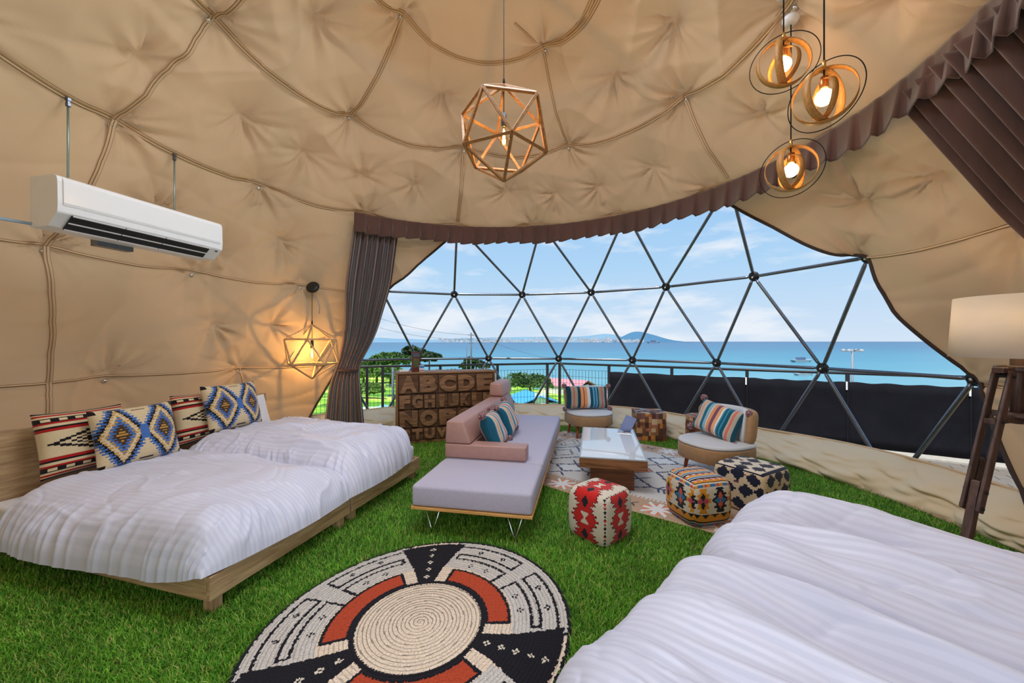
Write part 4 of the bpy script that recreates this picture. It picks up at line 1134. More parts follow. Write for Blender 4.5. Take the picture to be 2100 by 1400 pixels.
for txt, hh in rows:
    n = len(txt); cw = (CWd - 0.064) / n
    for q, ch in enumerate(txt):
        x0 = 0.032 + q * cw
        d = G().box((-cw / 2 + 0.003, -0.008, -hh / 2 + 0.004), (cw / 2 - 0.003, 0.018, hh / 2 - 0.004), 0.002, 1).out('drawer', M_drawer_shade, cab)
        d.location = (x0 + cw / 2, 0.010, z - hh / 2)
        l = link('letter', letter_mesh(ch, cw - 0.008, hh - 0.010), d); l.location = (0, -0.0215, 0)
    z -= hh + 0.003
def cl(x, y): return (-1.555 + x * math.cos(cab_a) - y * math.sin(cab_a), 5.17 + x * math.sin(cab_a) + y * math.cos(cab_a))
M_menu = mat('menu_dark_red', s2l(92, 26, 20), 0.45, 0, 0.3, 18)
p = cl(0.27, 0.16)
mn = thing('menu_block', 'tall dark red menu stand on top of the letter cabinet', 'menu', (*p, CH + 0.001), cab_a + 0.1)
G().box((-0.058, -0.02, 0), (0.058, 0.02, 0.275), 0.003).out('board', M_menu, mn)
G().box((-0.045, -0.0215, 0.205), (0.045, -0.0202, 0.255)).out('header_print', mat('menu_print', s2l(70, 84, 104), 0.4), mn)
G().box((-0.040, -0.0215, 0.06), (0.040, -0.0202, 0.185)).out('picture_print', mat('menu_photo', s2l(110, 66, 34), 0.5, 0, 0.6, 60, col2=s2l(60, 84, 40)), mn)
p = cl(0.345, 0.09)
mc = thing('leaflet', 'small white and blue leaflet standing beside the red menu', 'leaflet', (*p, CH + 0.001), cab_a + 0.1)
G().box((-0.034, -0.004, 0), (0.034, 0.004, 0.088), 0.001).out('sheet', mat('leaflet_white', (0.7, 0.74, 0.8), 0.5), mc)
G().box((-0.032, -0.0052, 0.052), (0.032, -0.0042, 0.080)).out('title_print', mat('leaflet_blue', s2l(60, 120, 190), 0.5), mc)
G().box((-0.030, -0.0052, 0.010), (0.030, -0.0042, 0.026)).out('footer_print', mat('leaflet_orange', s2l(170, 120, 110), 0.5), mc)
p = cl(0.11, 0.17)
o = thing('remote_tray', 'small white tray at the left end of the letter cabinet', 'tray', (*p, CH + 0.001), cab_a)
G().box((-0.06, -0.04, 0), (0.06, 0.04, 0.012), 0.004).out('base', M_white, o)
for lo, hi in (((-0.06, -0.04, 0.0125), (0.06, -0.034, 0.028)), ((-0.06, 0.034, 0.0125), (0.06, 0.04, 0.028)), ((-0.06, -0.0335, 0.0125), (-0.054, 0.0335, 0.028)), ((0.054, -0.0335, 0.0125), (0.06, 0.0335, 0.028))):
    G().box(lo, hi, 0.001).out('rim', M_white, o)
# ================================================================== round coiled rug
M_rug = woven('coiled_jute', 0.95, 0.9, 120, (1, 1, 1), 0.30, 0.1)
RUGC = np.array([-0.455, 1.905]); RUGR = 0.765
CRM = s2l(230, 210, 188); GRY = s2l(206, 199, 192); BLK = s2l(24, 22, 30); RST = s2l(186, 72, 42)
nr, na = 170, 720
rad = np.linspace(0.002, 1, nr + 1) * RUGR; ang = np.linspace(0, 2 * PI, na + 1)
Rg, Ag = np.meshgrid(rad, ang[:-1], indexing='ij')
ov = (Rg / RUGR) ** 1.5                            # slightly oval outline
ca, sa = 0.62, 0.785
X = Rg * np.cos(Ag); Y = Rg * np.sin(Ag)
al = X * ca + Y * sa; bt = -X * sa + Y * ca
al = al * (1 + 0.045 * ov); bt = bt * (1 - 0.055 * ov)
Xo = al * ca - bt * sa; Yo = al * sa + bt * ca
coil = 0.0025 * np.abs(np.sin(PI * (Rg / 0.0196 + Ag / (2 * PI))))
Z = 0.014 + coil - 0.010 * np.clip((Rg - RUGR + 0.01) / 0.01, 0, 1)
V = np.stack([Xo, Yo, Z], -1).reshape(-1, 3)
i_ = np.arange(nr)[:, None]; j_ = np.arange(na)[None, :]
F = np.stack([(i_ * na + j_), ((i_ + 1) * na + j_), ((i_ + 1) * na + (j_ + 1) % na), (i_ * na + (j_ + 1) % na)], -1).reshape(-1, 4)
rm = ((Rg[:-1] + Rg[1:]) / 2).ravel(); am_ = np.degrees((Ag[:-1] + PI / na)).ravel()
jit = 0.004 * vnoise(np.stack([rm * 40, am_ * 0.35], 1), 3, 2, 1.0)
r2 = rm + jit; a2 = am_ + 0.5 * vnoise(np.stack([rm * 30, am_ * 0.2], 1), 8, 2, 1.0)
ph = ((a2 - 38 + 60) % 120) - 60                   # angle from the middle of each panel
ap = np.abs(ph); wd_ = 60 - ap                     # angle from the wedge axis
c = np.tile(CRM, (len(rm), 1)).astype(float)
setc(c, (rm > 0.46) & (ap < 48), GRY)
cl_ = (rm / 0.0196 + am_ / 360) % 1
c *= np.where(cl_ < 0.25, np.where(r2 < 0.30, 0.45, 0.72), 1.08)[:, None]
setc(c, (r2 > 0.30) & (r2 < 0.325), BLK)
wf = wd_ * (0.30 + rm)                              # wedge widens outward
setc(c, (r2 > 0.32) & (wd_ < 8 + 9 * (rm - 0.32) / 0.4) & (r2 < 0.725), BLK)
for rk in (0.37, 0.445, 0.52, 0.595, 0.665):        # white knots on the wedge axis
    x = np.radians(wd_) * rm; y = rm - rk
    for ox, oy in ((0.010, 0), (0, 0.012), (0, -0.012)):
        setc(c, (np.abs(x - ox) < 0.006) & (np.abs(y - oy) < 0.006), s2l(226, 214, 196))
inp = ap < 41
setc(c, inp & (r2 > 0.325) & (r2 < 0.452), BLK); setc(c, (ap < 38.5) & (r2 > 0.338) & (r2 < 0.436), RST)
def line_r(r0, a0, a1, w=0.0075): setc(c, (np.abs(r2 - r0) < w) & (ap > a0) & (ap < a1), BLK)
def line_a(a0, r0, r1, w=0.0075): setc(c, (np.abs(np.radians(ap - a0)) * rm < w) & (r2 > r0 - w) & (r2 < r1 + w), BLK)
line_r(0.558, 5.5, 43); line_r(0.605, 5.5, 43); line_r(0.695, 5.5, 47)
line_a(5.5, 0.45, 0.558); line_a(5.5, 0.605, 0.695); line_a(43, 0.558, 0.605); line_a(47, 0.695, 0.735)
for rk, ak in ((0.505, 17), (0.505, 30), (0.65, 16), (0.65, 31)):
    x = np.radians(ap - ak) * rm; y = rm - rk
    for ox, oy in ((0.011, 0), (-0.011, 0), (0, 0.013), (0, -0.013)):
        setc(c, (np.abs(x - ox) < 0.007) & (np.abs(y - oy) < 0.005), BLK)
setc(c, r2 > 0.742, BLK)
o = link('round_rug', mesh('round_rug', V, F, M_rug, False, c)); o.location = (RUGC[0], RUGC[1], 0)
tag(o, 'round coiled rug in cream, black and rust lying on the grass', 'rug')

# ================================================================== large kilim rug
RA = np.array([0.775, -0.632]); RNn = np.array([0.632, 0.775])      # along / across
KA0, KA1, KN0, KN1 = -3.15, -0.52, 3.07, 5.16
nu, nv = 330, 260
u = np.linspace(0, 1, nu + 1); v = np.linspace(0, 1, nv + 1)
Ug, Vg = np.meshgrid(u, v, indexing='ij')
wob = 0.012 * np.sin(Vg * 9) + 0.01 * np.sin(Ug * 7)
Aa = KA0 + (KA1 - KA0) * Ug; Nn = KN0 + (KN1 - KN0) * Vg + 0.010 * np.sin(Ug * 8)
V = np.stack([Aa * RA[0] + Nn * RNn[0], Aa * RA[1] + Nn * RNn[1], 0.010 + 0 * Aa], -1).reshape(-1, 3)
um = ((Ug[:-1, :-1] + Ug[1:, 1:]) / 2).ravel() * (KA1 - KA0); vm = ((Vg[:-1, :-1] + Vg[1:, 1:]) / 2).ravel() * (KN1 - KN0)
KW, KH = KA1 - KA0, KN1 - KN0
FLD = s2l(222, 218, 212); BRD = s2l(196, 164, 138); COR2 = s2l(228, 140, 104); SLT = s2l(66, 76, 108); GRN = s2l(128, 124, 118); WHT = s2l(236, 236, 234); PINK = s2l(222, 178, 158)
c = np.tile(FLD, (len(um), 1)).astype(float)
eb = np.minimum(np.minimum(um, KW - um), np.minimum(vm, KH - vm))
st_ = 0.02
sx = np.floor(um / st_) * st_; sy = np.floor(vm / st_) * st_
brd = eb < 0.30
setc(c, brd, BRD)
al_ = np.where(np.minimum(vm, KH - vm) < np.minimum(um, KW - um), um, vm)
ac_ = eb - 0.15; pu = (al_ % 0.46) - 0.23
setc(c, brd & ((np.abs((al_ + 0.23) % 0.92 - 0.46) + np.abs(ac_)) < 0.14), COR2)
star = (np.minimum(np.abs(pu), np.abs(ac_)) < 0.022) & (np.maximum(np.abs(pu), np.abs(ac_)) < 0.12) | ((np.abs(np.abs(pu) - np.abs(ac_)) < 0.022) & (np.abs(pu) < 0.10))
setc(c, brd & star, WHT)
pg = np.abs(((al_ + 0.23) % 0.46) - 0.23); setc(c, brd & (np.abs(np.floor(pg / 0.015) * 0.015 - np.abs(ac_)) < 0.014) & (pg < 0.06), s2l(90, 84, 92))
setc(c, eb < 0.016, PINK)
com = (eb > 0.30) & (eb < 0.335) & (((al_ / 0.035) % 1) < 0.45); setc(c, com, BRD)
inn = eb > 0.35
# field: big outlined lozenges with branches
cu, cv = KW / 2, KH / 2
fx = um - cu; fy = vm - cv
def loz(x, y, a, b): return np.abs(np.floor(x / st_) * st_) / a + np.abs(np.floor(y / st_) * st_) / b
for (ox, oy, a, b, fill, edge) in ((0, 0, 0.42, 0.42, COR2, SLT), (-0.72, 0.0, 0.30, 0.36, FLD, SLT), (0.72, 0.0, 0.30, 0.36, FLD, SLT), (-0.36, -0.44, 0.20, 0.16, WHT, SLT), (0.36, -0.44, 0.20, 0.16, WHT, SLT),
                                   (-0.36, 0.44, 0.20, 0.16, WHT, SLT), (0.36, 0.44, 0.20, 0.16, WHT, SLT), (-0.9, -0.45, 0.2, 0.2, FLD, GRN), (0.9, -0.45, 0.2, 0.2, FLD, GRN), (-0.9, 0.45, 0.2, 0.2, FLD, GRN), (0.9, 0.45, 0.2, 0.2, FLD, GRN)):
    d = loz(fx - ox, fy - oy, a, b)
    setc(c, inn & (d < 1), edge); setc(c, inn & (d < 1 - 0.034 / min(a, b)), fill)
    if min(a, b) < 0.25 and edge == SLT:              # antennae
        for sgn in (-1, 1):
            xx = (fx - ox) * sgn - a; yy = fy - oy
            setc(c, inn & (xx > 0) & (xx < 0.16) & (np.abs(yy) < 0.012), SLT)
            for k in (0.05, 0.10, 0.15): setc(c, inn & (np.abs(xx - k - np.abs(yy) * 0.4) < 0.011) & (np.abs(yy) < 0.09), SLT)
            yy2 = (fy - oy) * sgn - b; xx2 = fx - ox
            setc(c, inn & (np.abs(np.abs(xx2) - yy2 * 0.9) < 0.014) & (yy2 > 0) & (yy2 < 0.10), SLT)
    else:
        setc(c, inn & (np.abs(d - 0.45) < 0.05), GRN if fill != COR2 else WHT)
o = link('kilim_rug', mesh('kilim_rug', V, gridF(nu + 1, nv + 1)[:, ::-1], M_kilim, False, c))
so = o.modifiers.new('thickness', 'SOLIDIFY'); so.thickness = 0.008; so.offset = -1
tag(o, 'large patterned kilim rug in cream, slate and coral under the coffee table', 'rug')

# ================================================================== artificial grass
gm = bpy.data.materials.new('grass_blades'); gm.use_nodes = True; MATS['grass'] = gm
t = gm.node_tree; b = t.nodes['Principled BSDF']; b.inputs['Roughness'].default_value = 0.55; b.inputs['Specular IOR Level'].default_value = 0.3
at = N(t, 'ShaderNodeAttribute', attribute_name='Col'); t.links.new(at.outputs['Color'], b.inputs['Base Color'])
trn = N(t, 'ShaderNodeBsdfTranslucent'); t.links.new(at.outputs['Color'], trn.inputs[0])
mxs = N(t, 'ShaderNodeMixShader'); mxs.inputs[0].default_value = 0.3
t.links.new(b.outputs[0], mxs.inputs[1]); t.links.new(trn.outputs[0], mxs.inputs[2]); t.links.new(mxs.outputs[0], t.nodes['Material Output'].inputs[0])
NB = 340000
r = np.random.default_rng(21)
# density falls with distance from the camera; only the part of the floor the room shows
D = 1.0 + 5.6 * r.random(NB * 2) ** 1.35; TH = (r.random(NB * 2) - 0.5) * 2.35
gx = D * np.tan(np.clip(TH, -1.18, 1.18)) ; gy = D
gx = (r.random(NB * 2) * 2 - 1) * np.minimum(1.42 * D, 4.2)
ok = ((gx - C[0]) ** 2 + (gy - C[1]) ** 2 < 3.62 ** 2)
ra_ = (gx - RUGC[0]) * 0.62 + (gy - RUGC[1]) * 0.785; rb_ = -(gx - RUGC[0]) * 0.785 + (gy - RUGC[1]) * 0.62
ok &= ((ra_ / 0.80) ** 2 + (rb_ / 0.723) ** 2 > 1.0)
ga = gx * RA[0] + gy * RA[1]; gn = gx * RNn[0] + gy * RNn[1]
ok &= ~((ga > KA0) & (ga < KA1) & (gn > KN0) & (gn < KN1))
# not under the right-hand beds
q1 = (gx - RP0[0]) * RFW[0] + (gy - RP0[1]) * RFW[1]; q2 = (gx - RP0[0]) * RFW[1] - (gy - RP0[1]) * RFW[0]
ok &= ~((q1 > -0.1) & (q1 < 2.2) & (q2 > 0.25))
q1 = (gx - F0[0]) * FW[0] + (gy - F0[1]) * FW[1]; q2 = -((gx - F0[0]) * FW[1] - (gy - F0[1]) * FW[0])
ok &= ~((q1 > 0.6) & (q1 < 2.2) & (q2 > 0.7))
gx, gy = gx[ok][:NB], gy[ok][:NB]; n = len(gx)
hgt = r.uniform(0.018, 0.042, n); yaw = r.random(n) * 2 * PI; ben = r.uniform(0.2, 1.1, n); wdt = r.uniform(0.0014, 0.0027, n)
patch = vnoise(np.stack([gx, gy], 1), 40, 3, 1.6)
dx, dy = np.cos(yaw), np.sin(yaw); px, py = -dy, dx
def pt(f, s):
    off = hgt * ben * f ** 1.7
    return np.stack([gx + dx * off + px * wdt * s, gy + dy * off + py * wdt * s, hgt * f * (1 - 0.25 * ben * f) + 0.001], 1)
V = np.stack([pt(0, -1), pt(0, 1), pt(0.55, -0.85), pt(0.55, 0.85), pt(1, 0)], 1).reshape(-1, 3)
b0 = np.arange(n)[:, None] * 5
F = np.concatenate([b0 + np.array([[0, 1, 3]]), b0 + np.array([[0, 3, 2]]), b0 + np.array([[2, 3, 4]])], 1).reshape(-1, 3)
base = np.array([s2l(92, 160, 46), s2l(120, 184, 60), s2l(68, 126, 38), s2l(160, 192, 96), s2l(176, 172, 108)])
k = r.choice(5, n, p=[0.36, 0.26, 0.22, 0.11, 0.05]); colr = base[k] * (1 + 0.16 * patch + 0.12 * r.normal(size=n))[:, None]
colr = np.clip(colr * np.array([1.42, 1.22, 1.2]), 0.003, 0.9)
o = link('artificial_grass', mesh('artificial_grass', V, F, gm, False, np.repeat(colr, 3, axis=0)))
tag(o, 'short green artificial grass covering the floor between the furniture', 'grass', kind='stuff')
# ================================================================== lamps
M_wire = mat('black_cord', (0.012, 0.011, 0.011), 0.9, spec=0.1)
M_bulb = mat('warm_bulb', (1, 0.8, 0.5), 0.3, 0, 0.0, emit=(1.0, 0.62, 0.22), estr=14.0)
M_fil = mat('filament', (1, 0.7, 0.3), 0.3, 0, 0.0, emit=(1.0, 0.55, 0.16), estr=60.0)
M_opal = mat('opal_bulb', (1, 0.95, 0.85), 0.3, 0, 0.0, emit=(1.0, 0.60, 0.22), estr=24.0)
M_opal2 = mat('shade_bulb', (1, 0.95, 0.85), 0.3, 0, 0.0, emit=(1.0, 0.72, 0.40), estr=75.0)
M_bulbglass = bpy.data.materials.new('bulb_glass'); M_bulbglass.use_nodes = True
t = M_bulbglass.node_tree; t.nodes.clear(); o_ = N(t, 'ShaderNodeOutputMaterial'); tr = N(t, 'ShaderNodeBsdfTransparent'); tr.inputs[0].default_value = (1.0, 0.86, 0.55, 1); gl = N(t, 'ShaderNodeBsdfGlossy'); gl.inputs['Roughness'].default_value = 0.03
mx = N(t, 'ShaderNodeMixShader'); mx.inputs[0].default_value = 0.06; t.links.new(tr.outputs[0], mx.inputs[1]); t.links.new(gl.outputs[0], mx.inputs[2]); t.links.new(mx.outputs[0], o_.inputs[0])
M_brass = mat('brass', (0.62, 0.42, 0.14), 0.3, 0.9, 0.05)
M_lampwood = wood('lamp_wood', s2l(118, 78, 40), s2l(158, 112, 64), 0, 0.5, 5)
M_lampwood2 = wood('pale_lamp_wood', s2l(176, 140, 96), s2l(214, 182, 140), 0, 0.5, 5)
def plight(name, par, loc, e, col=(1.0, 0.66, 0.30), r=0.03):
    d = bpy.data.lights.new(name, 'POINT'); d.energy = e; d.color = col; d.shadow_soft_size = r * 0.5
    o = bpy.data.objects.new(name, d); o.parent = par; o.location = loc; COL.objects.link(o)
def ico(R, az0):
    up = [(0, 0, R)] + [(0.8944 * R * math.cos(az0 + 2 * PI * k / 5), 0.8944 * R * math.sin(az0 + 2 * PI * k / 5), 0.4472 * R) for k in range(5)]
    lo = [(0.8944 * R * math.cos(az0 + 2 * PI * (k + 0.5) / 5), 0.8944 * R * math.sin(az0 + 2 * PI * (k + 0.5) / 5), -0.4472 * R) for k in range(5)] + [(0, 0, -R)]
    V = up + lo; E = []
    for k in range(5):
        E += [(0, 1 + k), (1 + k, 1 + (k + 1) % 5), (1 + k, 6 + k), (1 + (k + 1) % 5, 6 + k), (6 + k, 6 + (k + 1) % 5), (6 + k, 11)]
    return V, E
def bar(p, q, w, h, cen=(0, 0, 0)):
    p, q = Vector(p), Vector(q); d = (q - p); L = d.length; d.normalize()
    nrm = ((p + q) / 2 - Vector(cen)).normalized(); s = d.cross(nrm).normalized(); nrm = s.cross(d)
    M = Matrix((s, d, nrm)).transposed().to_4x4(); M.translation = (p + q) / 2
    return G().box((-w / 2, -L / 2 + w * 0.18, -h / 2), (w / 2, L / 2 - w * 0.18, h / 2), 0.0015, 1, M=M)
def cage(label, cen, R, az0, wdt, m_, top, ceil_box, energy, grp):
    t = thing('pendant_lamp', label, 'lamp', cen, 0, grp)
    V, E = ico(R, az0)
    for a_, b_ in E: bar(V[a_], V[b_], wdt, wdt * 0.9).out('strut', m_, t)
    G().tube([(0, 0, R * 0.36), (0, 0, R * 0.7), (0, 0, R), (0, 0, top)], 0.0035, 6).out('cord', M_wire, t, True)
    G().lathe([(0.004, R + 0.005), (0.011, R + 0.008), (0.007, R + 0.05), (0.004, R + 0.055)], 12).out('cord_grip', M_wire, t, True)
    G().lathe([(0.008, R * 0.42), (0.019, R * 0.40), (0.021, R * 0.13), (0.018, R * 0.12)], 16).out('socket', M_black, t, True)
    bl = G().lathe([(0.013, R * 0.12), (0.014, R * 0.06), (0.022, -R * 0.03), (0.030, -R * 0.12), (0.029, -R * 0.19), (0.018, -R * 0.25), (0.004, -R * 0.27)], 20).out('bulb', M_bulbglass, t, True)
    g = G()
    for k in range(6):
        a_ = 2 * PI * k / 6
        g.tube([(0.004 * math.cos(a_), 0.004 * math.sin(a_), R * 0.06), (0.011 * math.cos(a_ + 0.4), 0.011 * math.sin(a_ + 0.4), -R * 0.20)], 0.0022, 5)
    g.out('filament', M_fil, bl)
    plight('bulb_light', t, (0, 0, -R * 0.10), energy)
    return t
cage('large wooden icosahedron pendant lamp hanging in the middle of the dome', (-0.063, 3.0, 3.02), 0.372, math.radians(101), 0.022, M_lampwood, 1.42, None, 20, 'wooden icosahedron pendant lamps')
cy_ = 5.30; cx_ = (640 - 1050) / 791 * cy_
t = cage('wooden icosahedron pendant lamp glowing beside the left curtain', (cx_, cy_, 1.262), 0.372, math.radians(252 - 36), 0.018, M_lampwood2, 0.86, None, 26, 'wooden icosahedron pendant lamps')
g = G(); Mx = Matrix.Translation((0, 0.02, 0.885)) @ Matrix.Rotation(math.radians(62), 4, 'X')
g.lathe([(0.02, -0.02), (0.082, -0.016), (0.088, 0.0), (0.080, 0.022), (0.05, 0.032), (0.005, 0.034)], 28, M=Mx); g.out('ceiling_box', M_black, t, True)
G().tube([(0.0, 0, 0.80), (0.035, 0.0, 0.78), (0.085, 0.0, 0.70), (0.105, 0.0, 0.60), (0.098, 0.0, 0.52)], 0.006, 6).out('loose_cord', mat('grey_cord', (0.35, 0.36, 0.4), 0.5), t, True)

# ---------------- ring pendants
M_ring = wood('bent_ash', s2l(150, 100, 46), s2l(186, 136, 76), 2, 0.5, 6)
def band(R, w, th, n=72):
    V, F = [], []
    for k in range(n):
        a_ = 2 * PI * k / n; c_, s_ = math.cos(a_), math.sin(a_)
        for rr_, y in ((R, -w / 2), (R, w / 2), (R - th, w / 2), (R - th, -w / 2)): V.append((rr_ * c_, y, rr_ * s_))
    for k in range(n):
        for q in range(4): F.append([k * 4 + q, k * 4 + (q + 1) % 4, ((k + 1) % n) * 4 + (q + 1) % 4, ((k + 1) % n) * 4 + q])
    return V, F
def ring_lamp(label, cen, yaw, top, sc=1.0):
    t = thing('ring_pendant_lamp', label, 'lamp', cen, yaw, 'bent wood ring pendant lamps')
    for (R, w, a_, dz) in ((0.158, 0.046, math.radians(8), 0.0), (0.150, 0.046, math.radians(68), 0.004), (0.112, 0.034, math.radians(128), -0.02)):
        V, F = band(R * sc, w * sc, 0.004); o = link('wood_ring', mesh('wood_ring', V, F, M_ring, True), t); o.rotation_euler = (0, 0, a_); o.location = (0, 0, dz)
    G().tube([(0.198 * sc * math.cos(x), 0, 0.198 * sc * math.sin(x)) for x in np.linspace(0, 2 * PI, 72, endpoint=False)], 0.0028, 6, True).out('wire_ring', M_wire, t, True, rot=(0, 0, math.radians(-14)))
    G().tube([(0, 0, 0.10), (0, 0, 0.17), (0, 0, 0.4), (0, 0, top)], 0.0045, 6).out('cord', M_wire, t, True)
    G().lathe([(0.006, 0.16), (0.010, 0.162), (0.010, 0.205), (0.004, 0.208)], 12).out('cord_grip', M_brass, t, True)
    G().lathe([(0.008, 0.112), (0.022, 0.108), (0.023, 0.042), (0.018, 0.038)], 16).out('socket', mat('copper_socket', (0.45, 0.22, 0.08), 0.35, 0.8, 0.05), t, True)
    g = G(); n = 14
    g.lathe([(0.016, 0.037), (0.022, 0.03)] + [(0.046 * math.sin(x) + 0.0005, -0.012 - 0.046 * math.cos(PI - x)) for x in np.linspace(0.55, PI, n)], 24)
    g.out('bulb', M_opal, t, True)
    return t
cn = np.array([1.98, 2.74, 3.77])
def pxp(x, y, D): return ((x - 1050) / 791 * D, D, HE + (699 - y) / 791 * D)
def ceil_z(x, y): return float(C[2] + math.sqrt((RL - 0.06) ** 2 - (x - C[0]) ** 2 - (y - C[1]) ** 2))
p3 = pxp(1622, 345, 2.74); t3 = ring_lamp('lowest of the three bent wood ring lamps, in front of the valance', p3, math.radians(-38), ceil_z(p3[0], p3[1]) - p3[2] - 0.02)
p1 = pxp(1607, 128, 2.62); t1 = ring_lamp('upper left of the three bent wood ring lamps, near the top edge', p1, math.radians(-24), ceil_z(p1[0], p1[1]) - p1[2] - 0.02)
p2 = pxp(1690, 195, 2.28); t2 = ring_lamp('bent wood ring lamp right of the others, the largest of the three', p2, math.radians(-50), ceil_z(p2[0], p2[1]) - p2[2] - 0.02)
for tt_, pp in ((t3, p3), (t1, p1), (t2, p2)):
    zc = ceil_z(pp[0], pp[1]) - pp[2]
    G().lathe([(0.05, zc + 0.01), (0.055, zc - 0.01), (0.04, zc - 0.035), (0.012, zc - 0.045)], 24).out('ceiling_cap', M_white, tt_, True)

# ================================================================== tripod floor lamp
M_dwood = wood('dark_walnut', s2l(56, 40, 36), s2l(92, 68, 60), 2, 0.45)
M_shade = bpy.data.materials.new('linen_shade'); M_shade.use_nodes = True; t = M_shade.node_tree
b = t.nodes['Principled BSDF']; b.inputs['Roughness'].default_value = 0.9; b.inputs['Base Color'].default_value = (0.80, 0.77, 0.72, 1); b.inputs['Specular IOR Level'].default_value = 0.1
trn = N(t, 'ShaderNodeBsdfTranslucent'); trn.inputs[0].default_value = (0.90, 0.80, 0.64, 1)
mxs = N(t, 'ShaderNodeMixShader'); mxs.inputs[0].default_value = 0.5
tc = N(t, 'ShaderNodeTexCoord'); nz = N(t, 'ShaderNodeTexNoise', inp={'Scale': 160.0, 'Detail': 2.0}); mp_ = N(t, 'ShaderNodeMapping'); mp_.inputs['Scale'].default_value = (1, 1, 6)
t.links.new(tc.outputs['Object'], mp_.inputs[0]); t.links.new(mp_.outputs[0], nz.inputs['Vector'])
bp = N(t, 'ShaderNodeBump', inp={'Strength': 0.3, 'Distance': 0.002}); t.links.new(nz.outputs['Fac'], bp.inputs['Height']); t.links.new(bp.outputs[0], b.inputs['Normal'])
t.links.new(b.outputs[0], mxs.inputs[1]); t.links.new(trn.outputs[0], mxs.inputs[2]); t.links.new(mxs.outputs[0], t.nodes['Material Output'].inputs[0])
LX, LY = 2.775, 2.12
fl_ = thing('floor_lamp', 'tripod floor lamp with dark walnut legs and cream drum shade', 'lamp', (LX, LY, 0), 0)
V, F = [], []; ns_ = 64
for (r_, z_) in ((0.255, 1.312), (0.235, 1.648), (0.232, 1.648), (0.252, 1.312)):
    for k in range(ns_): V.append((r_ * math.cos(2 * PI * k / ns_), r_ * math.sin(2 * PI * k / ns_), z_))
for i_ in range(4):
    for k in range(ns_): F.append([i_ * ns_ + k, i_ * ns_ + (k + 1) % ns_, ((i_ + 1) % 4) * ns_ + (k + 1) % ns_, ((i_ + 1) % 4) * ns_ + k])
link('lamp_shade', mesh('lamp_shade', V, F, M_shade, True), fl_)
for z_, r_ in ((1.46, 0.246),):
    for k in range(3):
        a_ = 2 * PI * k / 3; G().tube([(0, 0, z_), (r_ * math.cos(a_), r_ * math.sin(a_), z_)], 0.003, 6).out('spider', M_chrome, fl_, True)
G().tube([(0, 0, 0.95), (0, 0, 1.42)], 0.026, 16).out('post', M_dwood, fl_, True)
G().lathe([(0.075, 1.238), (0.078, 1.242), (0.078, 1.262), (0.072, 1.268)], 32).out('collar', M_dwood, fl_, True)
G().lathe([(0.060, 0.985), (0.062, 0.989), (0.062, 1.008), (0.056, 1.012)], 32).out('collar', M_dwood, fl_, True)
G().lathe([(0.012, 1.42), (0.02, 1.425), (0.02, 1.48), (0.012, 1.485)], 16).out('socket', M_black, fl_, True)
G().lathe([(0.012, 1.484), (0.02, 1.50), (0.034, 1.53), (0.036, 1.555), (0.02, 1.585), (0.003, 1.592)], 18).out('bulb', M_opal2, fl_, True)
for q, az_ in enumerate((math.radians(196), math.radians(60), math.radians(-50))):
    d = Vector((math.cos(az_), math.sin(az_), 0)); s = Vector((-d.y, d.x, 0))
    top = d * 0.115 + Vector((0, 0, 1.235)); bot = d * 0.40 + Vector((0, 0, 0.52)); foot = d * 0.555 + Vector((0, 0, 0.0))
    ax = (bot - top).normalized()
    lg = None
    def plank(p, q2, w, th, off, nm, par):
        L = (q2 - p).length; dd = (q2 - p).normalized(); nn = s.cross(dd).normalized()
        M = Matrix((s, dd, nn)).transposed().to_4x4(); M.translation = (p + q2) / 2 + s * off
        return G().box((-th / 2, -L / 2, -w / 2), (th / 2, L / 2, w / 2), 0.006, 2, M=M).out(nm, M_dwood, par)
    lg = plank(top, bot, 0.052, 0.016, 0.030, 'leg_rail', fl_)
    lg2 = plank(top, bot, 0.052, 0.016, -0.030, 'leg_rail', fl_)
    plank(bot - ax * 0.16, foot, 0.046, 0.036, 0.0, 'leg', fl_)
    for zt_, rr0, ln in ((1.245, 0.0, 0.155), (0.975, 0.0, 0.225)):
        p = Vector((0, 0, zt_)); q2 = d * ln + Vector((0, 0, zt_))
        L = (q2 - p).length; M = Matrix((d, s, Vector((0, 0, 1)))).transposed().to_4x4(); M.translation = d * (ln / 2 + 0.02) + Vector((0, 0, zt_))
        G().box((-ln / 2, -0.022, -0.014), (ln / 2, 0.022, 0.014), 0.003, M=M).out('spreader', M_dwood, fl_)
    for f in (0.03, 0.36, 0.86, 0.97):
        p = top + (bot - top) * f
        G().tube([p + s * 0.044, p - s * 0.044], 0.0095, 10).out('bolt', M_black, fl_)
G().tube([(0.02, -0.06, 0.96), (0.03, -0.062, 0.90), (0.03, -0.07, 0.78), (0.07, -0.08, 0.66), (0.10, -0.06, 0.40), (0.12, -0.02, 0.10), (0.14, 0.0, 0.012)], 0.005, 6).out('cord', M_wire, fl_, True)

# ================================================================== air conditioner
acl = np.array([-2.85, 2.42]); acd = np.array([0.245, 0.9695]); acd /= np.linalg.norm(acd)
ac = thing('air_conditioner', 'white wall-type air conditioner hung on threaded rods in front of the canvas', 'air conditioner', (acl[0], acl[1], 2.135), math.atan2(acd[1], acd[0]))
AL = 0.95
AS = 1.08
prof = [(0.235, 0.0), (0.088, 0.0), (0.082, 0.002), (0.008, 0.070), (0.004, 0.078), (0.0, 0.13), (0.004, 0.25), (0.012, 0.275), (0.04, 0.288), (0.235, 0.290)]
def extr(prof, x0, x1, name, m_, par, sm=False):
    n = len(prof); V = [(x0, y, z) for y, z in prof] + [(x1, y, z) for y, z in prof]
    F = [[i, (i + 1) % n, n + (i + 1) % n, n + i] for i in range(n)] + [list(range(n))[::-1], list(range(n, 2 * n))]
    o = link(name, mesh(name, V, F, m_), par); return o
